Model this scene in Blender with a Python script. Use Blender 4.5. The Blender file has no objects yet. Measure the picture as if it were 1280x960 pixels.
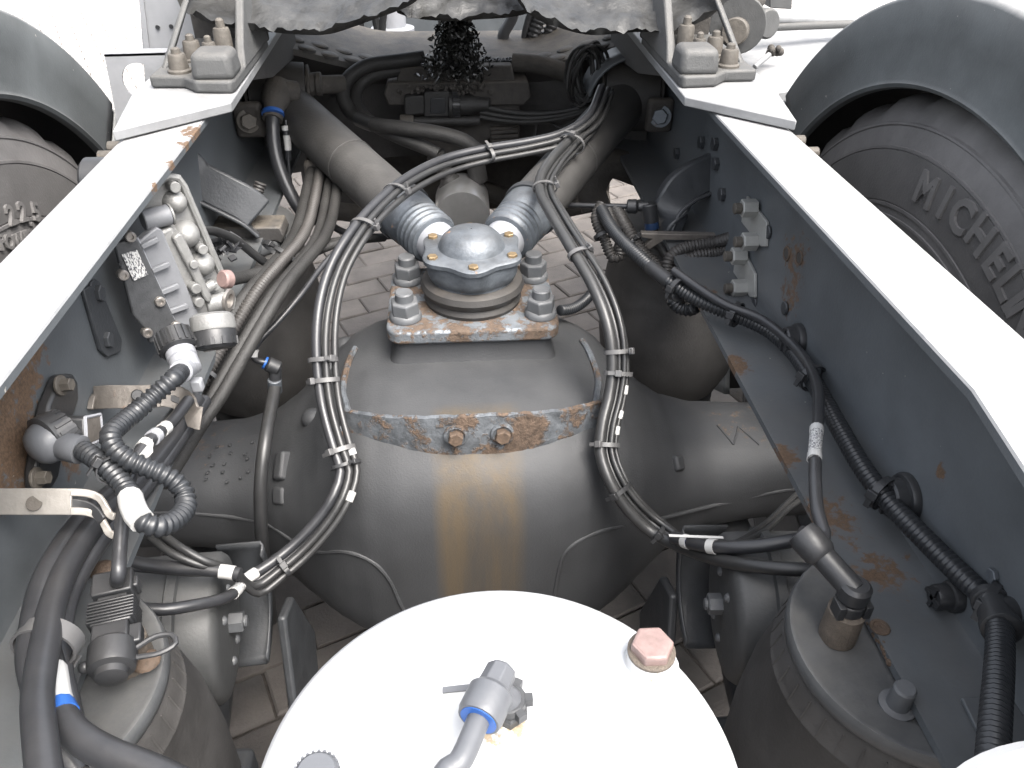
import bpy, bmesh, math, random
from mathutils import Vector, Matrix, noise

random.seed(7)
scene = bpy.context.scene
COL = scene.collection

# ------------------------------------------------------------------ camera
cam_d = bpy.data.cameras.new("camera")
cam = bpy.data.objects.new("camera", cam_d)
COL.objects.link(cam)
YAW, PITCH, ROLL = (math.radians(a) for a in (4.72, 35.71, 0.64))
_f = Vector((math.sin(YAW)*math.cos(PITCH), math.cos(YAW)*math.cos(PITCH), -math.sin(PITCH)))
_r = _f.cross(Vector((0, 0, 1))).normalized()
_u = _r.cross(_f)
_c, _s = math.cos(ROLL), math.sin(ROLL)
_r, _u = _c*_r + _s*_u, -_s*_r + _c*_u
cam.matrix_world = Matrix(((_r.x, _u.x, -_f.x, -0.0173), (_r.y, _u.y, -_f.y, -0.92), (_r.z, _u.z, -_f.z, 1.307), (0, 0, 0, 1)))
cam_d.sensor_width = 36.0
cam_d.lens = 984.0/1280.0*36.0
cam_d.clip_start = 0.02
cam_d.clip_end = 400
scene.camera = cam

# ------------------------------------------------------------------ bright overcast daylight
SUN_EL, SUN_AZ = 60.0, 142.0          # azimuth clockwise from +Y: from behind and to the right
world = bpy.data.worlds.new("World")
scene.world = world
world.use_nodes = True
nt = world.node_tree
nt.nodes.clear()
wo = nt.nodes.new("ShaderNodeOutputWorld")
bg = nt.nodes.new("ShaderNodeBackground")
sky = nt.nodes.new("ShaderNodeTexSky")
sky.sky_type = 'NISHITA'
sky.sun_disc = False
sky.sun_elevation = math.radians(SUN_EL)
sky.sun_rotation = math.radians(SUN_AZ)
sky.air_density = 1.0
sky.dust_density = 6.0
sky.ozone_density = 1.0
bg.inputs["Strength"].default_value = 0.15
hsv = nt.nodes.new("ShaderNodeHueSaturation")        # cloud cover: the same sky, nearly colourless
hsv.inputs["Saturation"].default_value = 0.35
nt.links.new(sky.outputs[0], hsv.inputs["Color"])
nt.links.new(hsv.outputs[0], bg.inputs["Color"])
nt.links.new(bg.outputs[0], wo.inputs[0])
sun_d = bpy.data.lights.new("sun", 'SUN')
sun_d.energy = 1.2
sun_d.angle = math.radians(40)
sun_d.color = (1.0, 0.95, 0.88)
sun = bpy.data.objects.new("sun", sun_d)
COL.objects.link(sun)
sun.location = (3, -3, 8)
_d = Vector((math.sin(math.radians(SUN_AZ))*math.cos(math.radians(SUN_EL)),
             math.cos(math.radians(SUN_AZ))*math.cos(math.radians(SUN_EL)), math.sin(math.radians(SUN_EL))))
sun.rotation_euler = (-_d).to_track_quat('-Z', 'Y').to_euler()
vs = scene.view_settings
vs.view_transform = 'Standard'
vs.look = 'None'
vs.exposure = 2.05
vs.gamma = 1.0
vs.use_curve_mapping = False
scene.render.engine = 'CYCLES'
scene.cycles.max_bounces = 8
scene.cycles.diffuse_bounces = 5
scene.cycles.glossy_bounces = 4

# ------------------------------------------------------------------ materials
MATS = {}


def mat(name, col, rough=0.5, metal=0.0, var=0.25, vscale=30.0, dust=None, dust_amt=0.0, rust=0.0, rscale=25.0,
        rcol=(0.075, 0.045, 0.028), bump=0.15, bscale=250.0, spots=(), spec=0.5, coat=0.0, streak=None, chips=0.0,
        chipcol=(0.35, 0.33, 0.3), rough_var=0.15, top=None):
    """Painted or raw surface: base colour with noise, dust on what faces up, rust patches, chips, fine relief."""
    m = bpy.data.materials.new(name)
    m.use_nodes = True
    nt = m.node_tree
    N, Lk = nt.nodes, nt.links
    b = N["Principled BSDF"]
    geo = N.new("ShaderNodeNewGeometry")

    def math_(op, a, c=None, clamp=False):
        n = N.new("ShaderNodeMath")
        n.operation = op
        n.use_clamp = clamp
        for i, v in enumerate((a, c)):
            if v is None:
                continue
            if isinstance(v, (int, float)):
                n.inputs[i].default_value = v
            else:
                Lk.new(v, n.inputs[i])
        return n.outputs[0]

    def noise_(scale, detail=5.0, rgh=0.6, vec=None):
        n = N.new("ShaderNodeTexNoise")
        n.inputs["Scale"].default_value = scale
        n.inputs["Detail"].default_value = detail
        n.inputs["Roughness"].default_value = rgh
        Lk.new(vec if vec is not None else geo.outputs["Position"], n.inputs["Vector"])
        return n.outputs["Fac"]

    def ramp(v, lo, hi):
        n = N.new("ShaderNodeMapRange")
        n.inputs["From Min"].default_value = lo
        n.inputs["From Max"].default_value = hi
        Lk.new(v, n.inputs["Value"])
        return n.outputs["Result"]

    def mix(f, a, c):
        n = N.new("ShaderNodeMix")
        n.data_type = 'RGBA'
        if isinstance(f, (int, float)):
            n.inputs[0].default_value = f
        else:
            Lk.new(f, n.inputs[0])
        for i, v in ((6, a), (7, c)):
            if isinstance(v, tuple):
                n.inputs[i].default_value = (*v, 1)
            else:
                Lk.new(v, n.inputs[i])
        return n.outputs[2]

    nz = noise_(vscale, 6.0, 0.65)
    lo = tuple(max(0.0, c*(1-var)) for c in col)
    hi = tuple(c*(1+var) for c in col)
    cur = mix(ramp(nz, 0.3, 0.7), lo, hi)
    rmask = None
    if dust is not None and dust_amt > 0:
        sep = N.new("ShaderNodeSeparateXYZ")
        Lk.new(geo.outputs["Normal"], sep.inputs[0])
        up = ramp(sep.outputs["Z"], 0.15, 0.9)
        dn = ramp(noise_(vscale*0.6+6, 7.0, 0.7), 0.25, 0.8)
        fac = math_('MULTIPLY', math_('MULTIPLY', up, dn), dust_amt, True)
        cur = mix(fac, cur, dust)
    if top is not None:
        # skylight painted in: paler colour, broken by scuffs, on the rail's upper face
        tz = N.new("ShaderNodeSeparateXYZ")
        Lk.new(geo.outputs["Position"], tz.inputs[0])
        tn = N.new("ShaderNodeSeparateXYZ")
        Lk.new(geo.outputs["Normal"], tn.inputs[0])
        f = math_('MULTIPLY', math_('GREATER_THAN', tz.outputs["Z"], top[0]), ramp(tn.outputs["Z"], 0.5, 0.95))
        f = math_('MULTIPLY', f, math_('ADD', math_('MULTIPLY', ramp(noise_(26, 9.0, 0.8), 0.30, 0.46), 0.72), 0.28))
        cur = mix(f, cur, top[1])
    if streak is not None:
        x0, x1, ztop, ycut, scol, amt = streak
        sp = N.new("ShaderNodeSeparateXYZ")
        Lk.new(geo.outputs["Position"], sp.inputs[0])
        mp = N.new("ShaderNodeMapping")
        mp.inputs["Scale"].default_value = (1, 1, 0.06)
        Lk.new(geo.outputs["Position"], mp.inputs["Vector"])
        sn = ramp(noise_(38, 7.0, 0.75, mp.outputs[0]), 0.36, 0.60)
        cx, hw = (x0+x1)/2, (x1-x0)/2
        dx = math_('ABSOLUTE', math_('SUBTRACT', sp.outputs["X"], cx))
        mx = math_('SUBTRACT', 1.0, ramp(dx, hw*0.75, hw*1.05))
        mz = math_('SUBTRACT', 1.0, ramp(sp.outputs["Z"], ztop-0.015, ztop))
        my = math_('SUBTRACT', 1.0, ramp(sp.outputs["Y"], ycut-0.02, ycut))
        f = math_('MULTIPLY', math_('MULTIPLY', mx, mz), math_('MULTIPLY', my, math_('ADD', math_('MULTIPLY', sn, 0.65), 0.35)))
        cur = mix(math_('MULTIPLY', f, amt, True), cur, scol)
    if rust > 0 or spots:
        rn = noise_(rscale, 8.0, 0.7)
        tot = None
        if rust > 0:
            tot = ramp(rn, 0.72-0.3*rust, 0.78-0.3*rust)
        for (p, rad, st) in spots:
            vm = N.new("ShaderNodeVectorMath")
            vm.operation = 'DISTANCE'
            Lk.new(geo.outputs["Position"], vm.inputs[0])
            vm.inputs[1].default_value = p
            near = math_('SUBTRACT', 1.0, ramp(vm.outputs["Value"], rad*0.2, rad))
            s = ramp(math_('ADD', rn, math_('MULTIPLY', near, 0.33*st)), 0.66, 0.74)
            s = math_('MULTIPLY', s, math_('GREATER_THAN', near, 0.001))
            tot = s if tot is None else math_('MAXIMUM', tot, s)
        r2 = mix(ramp(noise_(rscale*4, 6.0, 0.7), 0.3, 0.7), tuple(c*0.45 for c in rcol), tuple(min(1, c*1.7) for c in rcol))
        cur = mix(tot, cur, r2)
        rmask = tot
    if chips > 0:
        ch = ramp(noise_(120, 3.0, 0.5), 0.80-0.15*chips, 0.82-0.15*chips)
        cur = mix(math_('MULTIPLY', ch, 0.8), cur, chipcol)
    Lk.new(cur, b.inputs["Base Color"])
    rr = math_('ADD', math_('MULTIPLY', math_('SUBTRACT', nz, 0.5), rough_var*2), rough, True)
    if rmask is not None:
        rr = math_('ADD', rr, math_('MULTIPLY', rmask, 0.4), True)
        if metal > 0:
            Lk.new(math_('MULTIPLY', math_('SUBTRACT', 1.0, rmask), metal), b.inputs["Metallic"])
    elif metal:
        b.inputs["Metallic"].default_value = metal
    if metal and rmask is None:
        b.inputs["Metallic"].default_value = metal
    Lk.new(rr, b.inputs["Roughness"])
    b.inputs["Specular IOR Level"].default_value = spec
    if coat:
        b.inputs["Coat Weight"].default_value = coat
        b.inputs["Coat Roughness"].default_value = 0.15
    if bump > 0:
        bn = N.new("ShaderNodeBump")
        bn.inputs["Strength"].default_value = bump
        bn.inputs["Distance"].default_value = 0.002
        h = noise_(bscale, 4.0, 0.6)
        if rmask is not None:
            h = math_('ADD', h, math_('MULTIPLY', math_('MULTIPLY', rmask, noise_(rscale*6, 5.0, 0.7)), 2.5))
        Lk.new(h, bn.inputs["Height"])
        Lk.new(bn.outputs[0], b.inputs["Normal"])
    MATS[name] = m
    return m


DUST = (0.20, 0.17, 0.14)
RUSTY = (0.086, 0.054, 0.033)
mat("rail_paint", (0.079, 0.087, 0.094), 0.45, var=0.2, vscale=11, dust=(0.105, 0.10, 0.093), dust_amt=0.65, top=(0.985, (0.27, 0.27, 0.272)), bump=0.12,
    spots=(((-0.396, -0.335, 0.905), 0.06, 1.0), ((-0.396, -0.375, 0.872), 0.075, 1.15), ((-0.396, -0.30, 0.92), 0.04, 0.9),
           ((-0.396, -0.31, 0.80), 0.035, 0.8),
           ((0.396, -0.082, 0.872), 0.055, 0.72), ((0.396, -0.09, 0.835), 0.05, 0.66),
           ((-0.318, 0.045, 0.998), 0.035, 1.1), ((-0.318, 0.00, 0.998), 0.02, 1.0), ((-0.318, -0.06, 0.998), 0.016, 1.0),
           ((-0.318, -0.125, 0.998), 0.014, 0.9), ((0.322, 0.03, 0.762), 0.05, 0.85), ((0.322, -0.14, 0.762), 0.035, 0.9),
           ((0.322, -0.31, 0.762), 0.03, 1.0), ((0.335, -0.40, 0.762), 0.05, 0.75), ((0.35, -0.47, 0.762), 0.05, 0.7),
           ((0.396, -0.44, 0.85), 0.012, 1.1)), rcol=RUSTY, rscale=90, chips=0.3)
mat("plate_paint", (0.17, 0.174, 0.178), 0.5, var=0.18, dust=(0.3, 0.295, 0.29), dust_amt=0.7, bump=0.1)
mat("cast_paint", (0.062, 0.063, 0.063), 0.6, var=0.15, vscale=60, dust=(0.12, 0.11, 0.095), dust_amt=0.6, bump=0.35, bscale=400)
mat("axle_paint", (0.036, 0.0375, 0.040), 0.60, spec=0.42, var=0.13, vscale=14, dust=(0.066, 0.066, 0.066), dust_amt=0.5, bump=0.22, bscale=380,
    streak=(-0.055, 0.060, 0.70, -0.10, (0.072, 0.055, 0.035), 0.95),
    spots=(((-0.42, 0.0, 0.57), 0.10, 0.45), ((0.40, 0.0, 0.57), 0.09, 0.4)), rcol=(0.075, 0.058, 0.046), rscale=70)
mat("strap_steel", (0.095, 0.103, 0.112), 0.5, metal=0.15, var=0.45, vscale=55, rust=0.74, rscale=22, rcol=(0.074, 0.051, 0.036), bump=0.7, bscale=180,
    spots=(((0.066, -0.165, 0.69), 0.045, 1.3), ((0.05, -0.17, 0.67), 0.03, 1.3)))
mat("zinc", (0.125, 0.14, 0.157), 0.55, metal=0.6, var=0.3, vscale=45, dust=(0.16, 0.145, 0.125), dust_amt=0.4, bump=0.35, rust=0.25, rscale=40, rcol=(0.2, 0.11, 0.06))
mat("zinc_rusty", (0.17, 0.185, 0.20), 0.45, metal=0.4, var=0.3, vscale=45, rust=0.82, rscale=30, rcol=(0.085, 0.060, 0.043), bump=0.6)
mat("zinc_bright", (0.30, 0.30, 0.285), 0.45, metal=0.2, var=0.15, bump=0.15)
mat("zinc_pale", (0.26, 0.245, 0.225), 0.45, metal=0.3, var=0.15, vscale=50, bump=0.2, rust=0.1, rscale=60, rcol=(0.13, 0.09, 0.06))
mat("blue_dark", (0.012, 0.03, 0.075), 0.45, var=0.1, bump=0.0)
mat("letter_rubber", (0.106, 0.102, 0.10), 0.7, var=0.15, bump=0.2)
mat("band_rubber", (0.078, 0.075, 0.074), 0.75, var=0.2, vscale=14, bump=0.3)
mat("brass_bolt", (0.26, 0.19, 0.11), 0.45, metal=0.7, var=0.25, bump=0.2)
mat("nut_grey", (0.085, 0.09, 0.096), 0.5, var=0.15, dust=(0.16, 0.15, 0.14), dust_amt=0.35, bump=0.2)
mat("bolt_dirty", (0.075, 0.067, 0.057), 0.65, var=0.3, vscale=80, bump=0.4, rust=0.2, rscale=60, rcol=(0.09, 0.06, 0.04))
mat("bolt_rusty", (0.085, 0.058, 0.040), 0.75, var=0.4, vscale=120, bump=0.6)
mat("rubber", (0.028, 0.027, 0.0265), 0.62, var=0.2, dust=(0.10, 0.085, 0.07), dust_amt=0.5, bump=0.25)
mat("bellow_rubber", (0.044, 0.042, 0.0405), 0.68, var=0.3, vscale=20, bump=0.3, dust=(0.085, 0.077, 0.07), dust_amt=0.4)
mat("bellow_plate", (0.060, 0.063, 0.066), 0.42, var=0.2, vscale=30, dust=(0.2, 0.19, 0.175), dust_amt=0.4, bump=0.12)
mat("tyre_rubber", (0.112, 0.108, 0.107), 0.75, var=0.3, vscale=9, bump=0.35, bscale=160, dust=(0.12, 0.11, 0.1), dust_amt=0.3, chips=0.12, chipcol=(0.16, 0.15, 0.14))
mat("fender_plastic", (0.070, 0.077, 0.080), 0.66, var=0.35, vscale=7, bump=0.15, bscale=300, dust=(0.4, 0.39, 0.38), dust_amt=0.8, chips=0.3)
mat("cable_black", (0.022, 0.023, 0.026), 0.33, var=0.2, bump=0.05, dust=(0.09, 0.085, 0.08), dust_amt=0.3)
mat("cable_dusty", (0.021, 0.0215, 0.0225), 0.38, var=0.2, bump=0.05, dust=(0.085, 0.082, 0.075), dust_amt=0.35)
mat("cable_filthy", (0.019, 0.0185, 0.018), 0.6, var=0.35, bump=0.5, bscale=300, dust=(0.040, 0.038, 0.035), dust_amt=0.5)
mat("conduit_black", (0.018, 0.020, 0.023), 0.35, var=0.2, bump=0.0, dust=(0.07, 0.065, 0.06), dust_amt=0.25)
mat("conduit_dusty", (0.034, 0.032, 0.031), 0.55, var=0.2, bump=0.1, dust=(0.08, 0.072, 0.063), dust_amt=0.45)
mat("plastic_black", (0.02, 0.021, 0.023), 0.4, var=0.2, bump=0.1, dust=(0.08, 0.075, 0.07), dust_amt=0.3)
mat("plastic_grey", (0.085, 0.089, 0.097), 0.45, var=0.1, bump=0.08)
mat("plastic_pale", (0.25, 0.257, 0.275), 0.4, var=0.08, bump=0.05)
mat("tie_grey", (0.07, 0.07, 0.072), 0.4, var=0.15, bump=0.05, dust=(0.16, 0.15, 0.135), dust_amt=0.4)
mat("blue_ring", (0.02, 0.085, 0.30), 0.4, var=0.1, bump=0.0)
mat("white_label", (0.42, 0.42, 0.41), 0.5, var=0.06, bump=0.0)
mat("white_paint", (0.42, 0.425, 0.43), 0.5, var=0.12, vscale=7, bump=0.05, chips=0.25, chipcol=(0.2, 0.18, 0.16), spots=(((0.006, -0.655, 0.855), 0.026, 0.72), ((0.104, -0.617, 0.853), 0.028, 0.72)), rcol=(0.20, 0.16, 0.11), rscale=70)
mat("aluminium", (0.205, 0.205, 0.2), 0.5, metal=0.3, var=0.15, vscale=60, bump=0.3, bscale=500)
mat("valve_cover", (0.045, 0.047, 0.05), 0.5, var=0.25, vscale=80, bump=0.3, bscale=500, chips=0.5, chipcol=(0.14, 0.13, 0.12))
mat("valve_grey", (0.15, 0.155, 0.165), 0.5, var=0.12, bump=0.15)
mat("screw_steel", (0.3, 0.28, 0.26), 0.4, metal=0.7, var=0.2, bump=0.1)
mat("bracket_steel", (0.165, 0.15, 0.135), 0.5, metal=0.4, var=0.25, vscale=60, rust=0.35, rscale=50, rcol=(0.13, 0.085, 0.06), bump=0.3)
mat("grease_plate", (0.029, 0.029, 0.028), 0.45, var=0.6, vscale=16, bump=1.0, bscale=70, rust=0.12, rscale=14, rcol=(0.07, 0.05, 0.036))
mat("grease", (0.012, 0.012, 0.011), 0.28, var=0.3, bump=0.6, bscale=120)
mat("grime", (0.046, 0.042, 0.038), 0.8, var=0.35, vscale=40, bump=0.7, bscale=150, dust=(0.10, 0.085, 0.068), dust_amt=0.75)
mat("crossmember_paint", (0.045, 0.043, 0.042), 0.65, var=0.3, dust=(0.2, 0.17, 0.13), dust_amt=0.8, bump=0.4)
mat("arm_paint", (0.043, 0.042, 0.041), 0.6, var=0.25, vscale=25, dust=(0.088, 0.083, 0.077), dust_amt=0.5, bump=0.25)
mat("dark_steel", (0.035, 0.038, 0.042), 0.4, var=0.2, dust=(0.09, 0.085, 0.08), dust_amt=0.4, bump=0.2)
mat("drum_grey", (0.05, 0.052, 0.053), 0.55, var=0.12, bump=0.2, dust=(0.14, 0.13, 0.12), dust_amt=0.25)
mat("machined", (0.45, 0.45, 0.45), 0.32, metal=0.8, var=0.1, bump=0.1)
mat("panel_grey", (0.23, 0.235, 0.245), 0.5, var=0.08, bump=0.05)
mat("thread_seal", (0.095, 0.078, 0.062), 0.7, var=0.3, vscale=150, bump=0.7, bscale=600)
mat("plug_red", (0.175, 0.122, 0.112), 0.5, var=0.25, vscale=90, bump=0.2)
mat("paver", (0.108, 0.096, 0.087), 0.85, var=0.38, vscale=6, bump=0.7, bscale=220)
mat("paver_daylit", (0.36, 0.34, 0.325), 0.85, var=0.15, vscale=9, bump=0.5, bscale=220)  # copy of the pavers for the outer yard, open daylight put into the colour
mat("paver_dark", (0.094, 0.084, 0.077), 0.88, var=0.4, vscale=6, bump=0.8, bscale=220)
mat("sand", (0.085, 0.075, 0.067), 0.95, var=0.35, vscale=60, bump=0.9, bscale=200)

# printed sticker: dark specks of type on white
m = bpy.data.materials.new("printed_label")
m.use_nodes = True
_n, _l = m.node_tree.nodes, m.node_tree.links
_tc = _n.new("ShaderNodeTexCoord")
_mp = _n.new("ShaderNodeMapping")
_mp.inputs["Scale"].default_value = (900, 900, 320)
_l.new(_tc.outputs["Object"], _mp.inputs["Vector"])
_ns = _n.new("ShaderNodeTexNoise")
_ns.inputs["Scale"].default_value = 1.0
_ns.inputs["Detail"].default_value = 1.0
_l.new(_mp.outputs[0], _ns.inputs["Vector"])
_rp = _n.new("ShaderNodeValToRGB")
_rp.color_ramp.elements[0].position = 0.5
_rp.color_ramp.elements[0].color = (0.5, 0.5, 0.49, 1)
_rp.color_ramp.elements[1].position = 0.56
_rp.color_ramp.elements[1].color = (0.06, 0.06, 0.07, 1)
_l.new(_ns.outputs["Fac"], _rp.inputs[0])
_l.new(_rp.outputs[0], _n["Principled BSDF"].inputs["Base Color"])
_n["Principled BSDF"].inputs["Roughness"].default_value = 0.4
MATS["printed_label"] = m

# ------------------------------------------------------------------ mesh helpers
BASE = {}


def V(*a):
    return Vector(a[0]) if len(a) == 1 else Vector(a)


def frame(axis, hint=(0, 0, 1)):
    ez = Vector(axis).normalized()
    h = Vector(hint)
    if abs(ez.dot(h.normalized())) > 0.97:
        h = Vector((1, 0, 0)) if abs(ez.x) < 0.9 else Vector((0, 1, 0))
    ex = h.cross(ez).normalized()
    ey = ez.cross(ex)
    return ex, ey, ez


def spline(pts, step=0.006):
    p = [Vector(q) for q in pts]
    if len(p) < 3:
        n = max(1, int((p[1]-p[0]).length/step))
        return [p[0].lerp(p[1], i/n) for i in range(n+1)]
    p = [p[0]*2-p[1]] + p + [p[-1]*2-p[-2]]
    out = []
    for i in range(1, len(p)-2):
        a, b, c, d = p[i-1:i+3]
        n = max(2, int((c-b).length/step))
        t0 = 0.0
        t1 = t0 + max(1e-4, (b-a).length**0.5)
        t2 = t1 + max(1e-4, (c-b).length**0.5)
        t3 = t2 + max(1e-4, (d-c).length**0.5)
        for k in range(n):
            t = t1 + (t2-t1)*k/n
            A1 = a*((t1-t)/(t1-t0)) + b*((t-t0)/(t1-t0))
            A2 = b*((t2-t)/(t2-t1)) + c*((t-t1)/(t2-t1))
            A3 = c*((t3-t)/(t3-t2)) + d*((t-t2)/(t3-t2))
            B1 = A1*((t2-t)/(t2-t0)) + A2*((t-t0)/(t2-t0))
            B2 = A2*((t3-t)/(t3-t1)) + A3*((t-t1)/(t3-t1))
            out.append(B1*((t2-t)/(t2-t1)) + B2*((t-t1)/(t2-t1)))
    out.append(p[-2])
    return out


def resample(pts, step):
    out = [pts[0].copy()]
    acc = 0.0
    for a, b in zip(pts, pts[1:]):
        L = (b-a).length
        if L < 1e-9:
            continue
        d = step-acc
        while d <= L:
            out.append(a.lerp(b, d/L))
            d += step
        acc = L-(d-step)
    return out


class MB:
    def __init__(s):
        s.v, s.f = [], []

    def add(s, vs, fs):
        o = len(s.v)
        s.v += [Vector(v) for v in vs]
        s.f += [tuple(i+o for i in f) for f in fs]
        return s

    def box(s, c, size, ex=(1, 0, 0), ey=(0, 1, 0), ez=None, taper=1.0):
        ex, ey = Vector(ex).normalized(), Vector(ey).normalized()
        ez = Vector(ez).normalized() if ez is not None else ex.cross(ey)
        c = Vector(c)
        a, b, d = (q/2 for q in size)
        vs = []
        for k in (-1, 1):
            t = taper if k > 0 else 1.0
            for (i, j) in ((-1, -1), (1, -1), (1, 1), (-1, 1)):
                vs.append(c+ex*a*i*t+ey*b*j*t+ez*d*k)
        return s.add(vs, [(3, 2, 1, 0), (4, 5, 6, 7), (0, 1, 5, 4), (1, 2, 6, 5), (2, 3, 7, 6), (3, 0, 4, 7)])

    def lathe(s, prof, o, axis, n=24, hint=(0, 0, 1), cap0=True, cap1=True, a0=0.0):
        ex, ey, ez = frame(axis, hint)
        o = Vector(o)
        vs, fs = [], []
        for (r, h) in prof:
            for k in range(n):
                t = a0+2*math.pi*k/n
                vs.append(o+ez*h+(ex*math.cos(t)+ey*math.sin(t))*r)
        for i in range(len(prof)-1):
            for k in range(n):
                k2 = (k+1) % n
                fs.append((i*n+k, i*n+k2, (i+1)*n+k2, (i+1)*n+k))
        if cap0:
            fs.append(tuple(range(n-1, -1, -1)))
        if cap1:
            b = (len(prof)-1)*n
            fs.append(tuple(range(b, b+n)))
        return s.add(vs, fs)

    def cyl(s, a, b, r1, r2=None, n=16):
        a, b = Vector(a), Vector(b)
        return s.lathe([(r1, 0), (r1 if r2 is None else r2, (b-a).length)], a, b-a, n)

    def rcyl(s, a, b, r, e=0.0015, n=20):
        a, b = Vector(a), Vector(b)
        L = (b-a).length
        return s.lathe([(r-e, 0), (r, e), (r, L-e), (r-e, L)], a, b-a, n)

    def hexa(s, a, b, r, n=6, a0=0.0):
        a, b = Vector(a), Vector(b)
        L = (b-a).length
        e = r*0.1
        return s.lathe([(r, 0), (r, L-e), (r-e, L)], a, b-a, n, a0=a0)

    def ball(s, c, r, n=16, m=10, sc=(1, 1, 1), axis=(0, 0, 1), half=False):
        prof = []
        lo = 0.0 if half else -math.pi/2
        for i in range(m+1):
            t = lo+(math.pi/2-lo)*i/m
            prof.append((max(1e-5, r*math.cos(t)*sc[0]), r*math.sin(t)*sc[2]))
        return s.lathe(prof, c, axis, n)

    def tube(s, pts, r, n=8, caps=True, rad=None):
        """sweep a circle along points; rad(i, t) may vary the radius"""
        P = pts
        N = len(P)
        T = []
        for i in range(N):
            a, b = P[max(0, i-1)], P[min(N-1, i+1)]
            d = b-a
            T.append(d.normalized() if d.length > 1e-9 else (T[-1] if T else Vector((0, 0, 1))))
        ex, ey, ez = frame(T[0])
        vs, fs = [], []
        for i in range(N):
            ex = ex-T[i]*ex.dot(T[i])
            ex.normalize()
            ey = T[i].cross(ex)
            rr = r if rad is None else rad(i)
            for k in range(n):
                t = 2*math.pi*k/n
                vs.append(P[i]+(ex*math.cos(t)+ey*math.sin(t))*rr)
        for i in range(N-1):
            for k in range(n):
                k2 = (k+1) % n
                fs.append((i*n+k, i*n+k2, (i+1)*n+k2, (i+1)*n+k))
        if caps:
            fs.append(tuple(range(n-1, -1, -1)))
            fs.append(tuple(range((N-1)*n, N*n)))
        return s.add(vs, fs)

    def rib(s, pts, r, pitch=0.0045, depth=0.0016, n=12):
        P = resample(pts, pitch/4)
        w = (0.0, 1.0, 1.0, 0.0)
        return s.tube(P, r, n, True, lambda i: r-depth+depth*w[i % 4])

    def prism(s, poly, o, ex, ey, h, ez=None):
        """polygon in the plane (ex, ey) at o, pushed out by h along ez"""
        o, ex, ey = Vector(o), Vector(ex).normalized(), Vector(ey).normalized()
        ez = Vector(ez).normalized() if ez is not None else ex.cross(ey)
        n = len(poly)
        vs = [o+ex*p[0]+ey*p[1] for p in poly]
        vs += [v+ez*h for v in vs]
        fs = [tuple(range(n-1, -1, -1)), tuple(range(n, 2*n))]
        fs += [(i, (i+1) % n, n+(i+1) % n, n+i) for i in range(n)]
        return s.add(vs, fs)

    def slab(s, pts, d):
        """closed 3-D polygon pushed along vector d"""
        n = len(pts)
        d = Vector(d)
        vs = [Vector(p) for p in pts]+[Vector(p)+d for p in pts]
        fs = [tuple(range(n-1, -1, -1)), tuple(range(n, 2*n))]
        fs += [(i, (i+1) % n, n+(i+1) % n, n+i) for i in range(n)]
        return s.add(vs, fs)

    def grid(s, rows, close_u=False):
        nr, nc = len(rows), len(rows[0])
        vs = [p for r in rows for p in r]
        fs = []
        for i in range(nr-1):
            for k in range(nc if close_u else nc-1):
                k2 = (k+1) % nc
                fs.append((i*nc+k, i*nc+k2, (i+1)*nc+k2, (i+1)*nc+k))
        return s.add(vs, fs)

    def build(s, name, material, parent=None, bevel=0.0, smooth=35, loc=None, recalc=True, solid=0.0, seg=2):
        if parent is not None:
            base = BASE[parent.name]
        elif loc is not None:
            base = Vector(loc)
        else:
            xs = [v.x for v in s.v]
            ys = [v.y for v in s.v]
            zs = [v.z for v in s.v]
            base = Vector(((min(xs)+max(xs))/2, (min(ys)+max(ys))/2, min(zs)))
        me = bpy.data.meshes.new(name)
        me.from_pydata([tuple(v-base) for v in s.v], [], s.f)
        bm = bmesh.new()
        bm.from_mesh(me)
        if recalc:
            bmesh.ops.recalc_face_normals(bm, faces=bm.faces)
        bm.to_mesh(me)
        bm.free()
        me.shade_smooth()
        if smooth:
            me.set_sharp_from_angle(angle=math.radians(smooth))
        me.materials.append(MATS[material])
        o = bpy.data.objects.new(name, me)
        COL.objects.link(o)
        if parent is not None:
            o.parent = parent
        else:
            o.location = base
        BASE[o.name] = base.copy()
        if solid:
            md = o.modifiers.new("solid", 'SOLIDIFY')
            md.thickness = solid
        if bevel:
            md = o.modifiers.new("bevel", 'BEVEL')
            md.width = bevel
            md.segments = seg
            md.limit_method = 'ANGLE'
            md.angle_limit = math.radians(40)
        return o


def tag(o, label, cat, group=None):
    o["label"] = label
    o["category"] = cat
    if group:
        o["group"] = group
    return o


def thing(name, label, cat, loc, group=None):
    o = bpy.data.objects.new(name, None)
    COL.objects.link(o)
    o.empty_display_size = 0.05
    o.location = loc
    BASE[o.name] = Vector(loc)
    return tag(o, label, cat, group)


def structure(o):
    o["kind"] = "structure"
    return o


def hexbolt(parent, p, n, r=0.01, h=0.008, washer=0.0, material="bolt_dirty", name="bolt", stud=0.0, a0=0.3):
    """bolt head (with washer and stud end) standing on p along n"""
    p, n = Vector(p), Vector(n).normalized()
    b = MB()
    z = 0.0
    if washer:
        b.rcyl(p, p+n*0.003, washer, 0.0006, 20)
        z = 0.003
    b.hexa(p+n*z, p+n*(z+h), r, 6, a0)
    if stud:
        b.rcyl(p+n*(z+h-0.001), p+n*(z+h+stud), r*0.58, r*0.12, 14)
    return b.build(name, material, parent, smooth=30)


def cable(name, pts, r, label, material="cable_black", cat="cable", n=8, step=0.008, ribbed=False, parent=None, group=None, pitch=0.0045):
    b = MB()
    sp = spline(pts, step)
    if ribbed:
        b.rib(sp, r, pitch*1.15, r*0.2, 12)
        o = b.build(name, material, parent, smooth=0)
    else:
        b.tube(sp, r, n)
        o = b.build(name, material, parent, smooth=60)
    if parent is None:
        tag(o, label, cat, group)
    return o, sp


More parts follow.
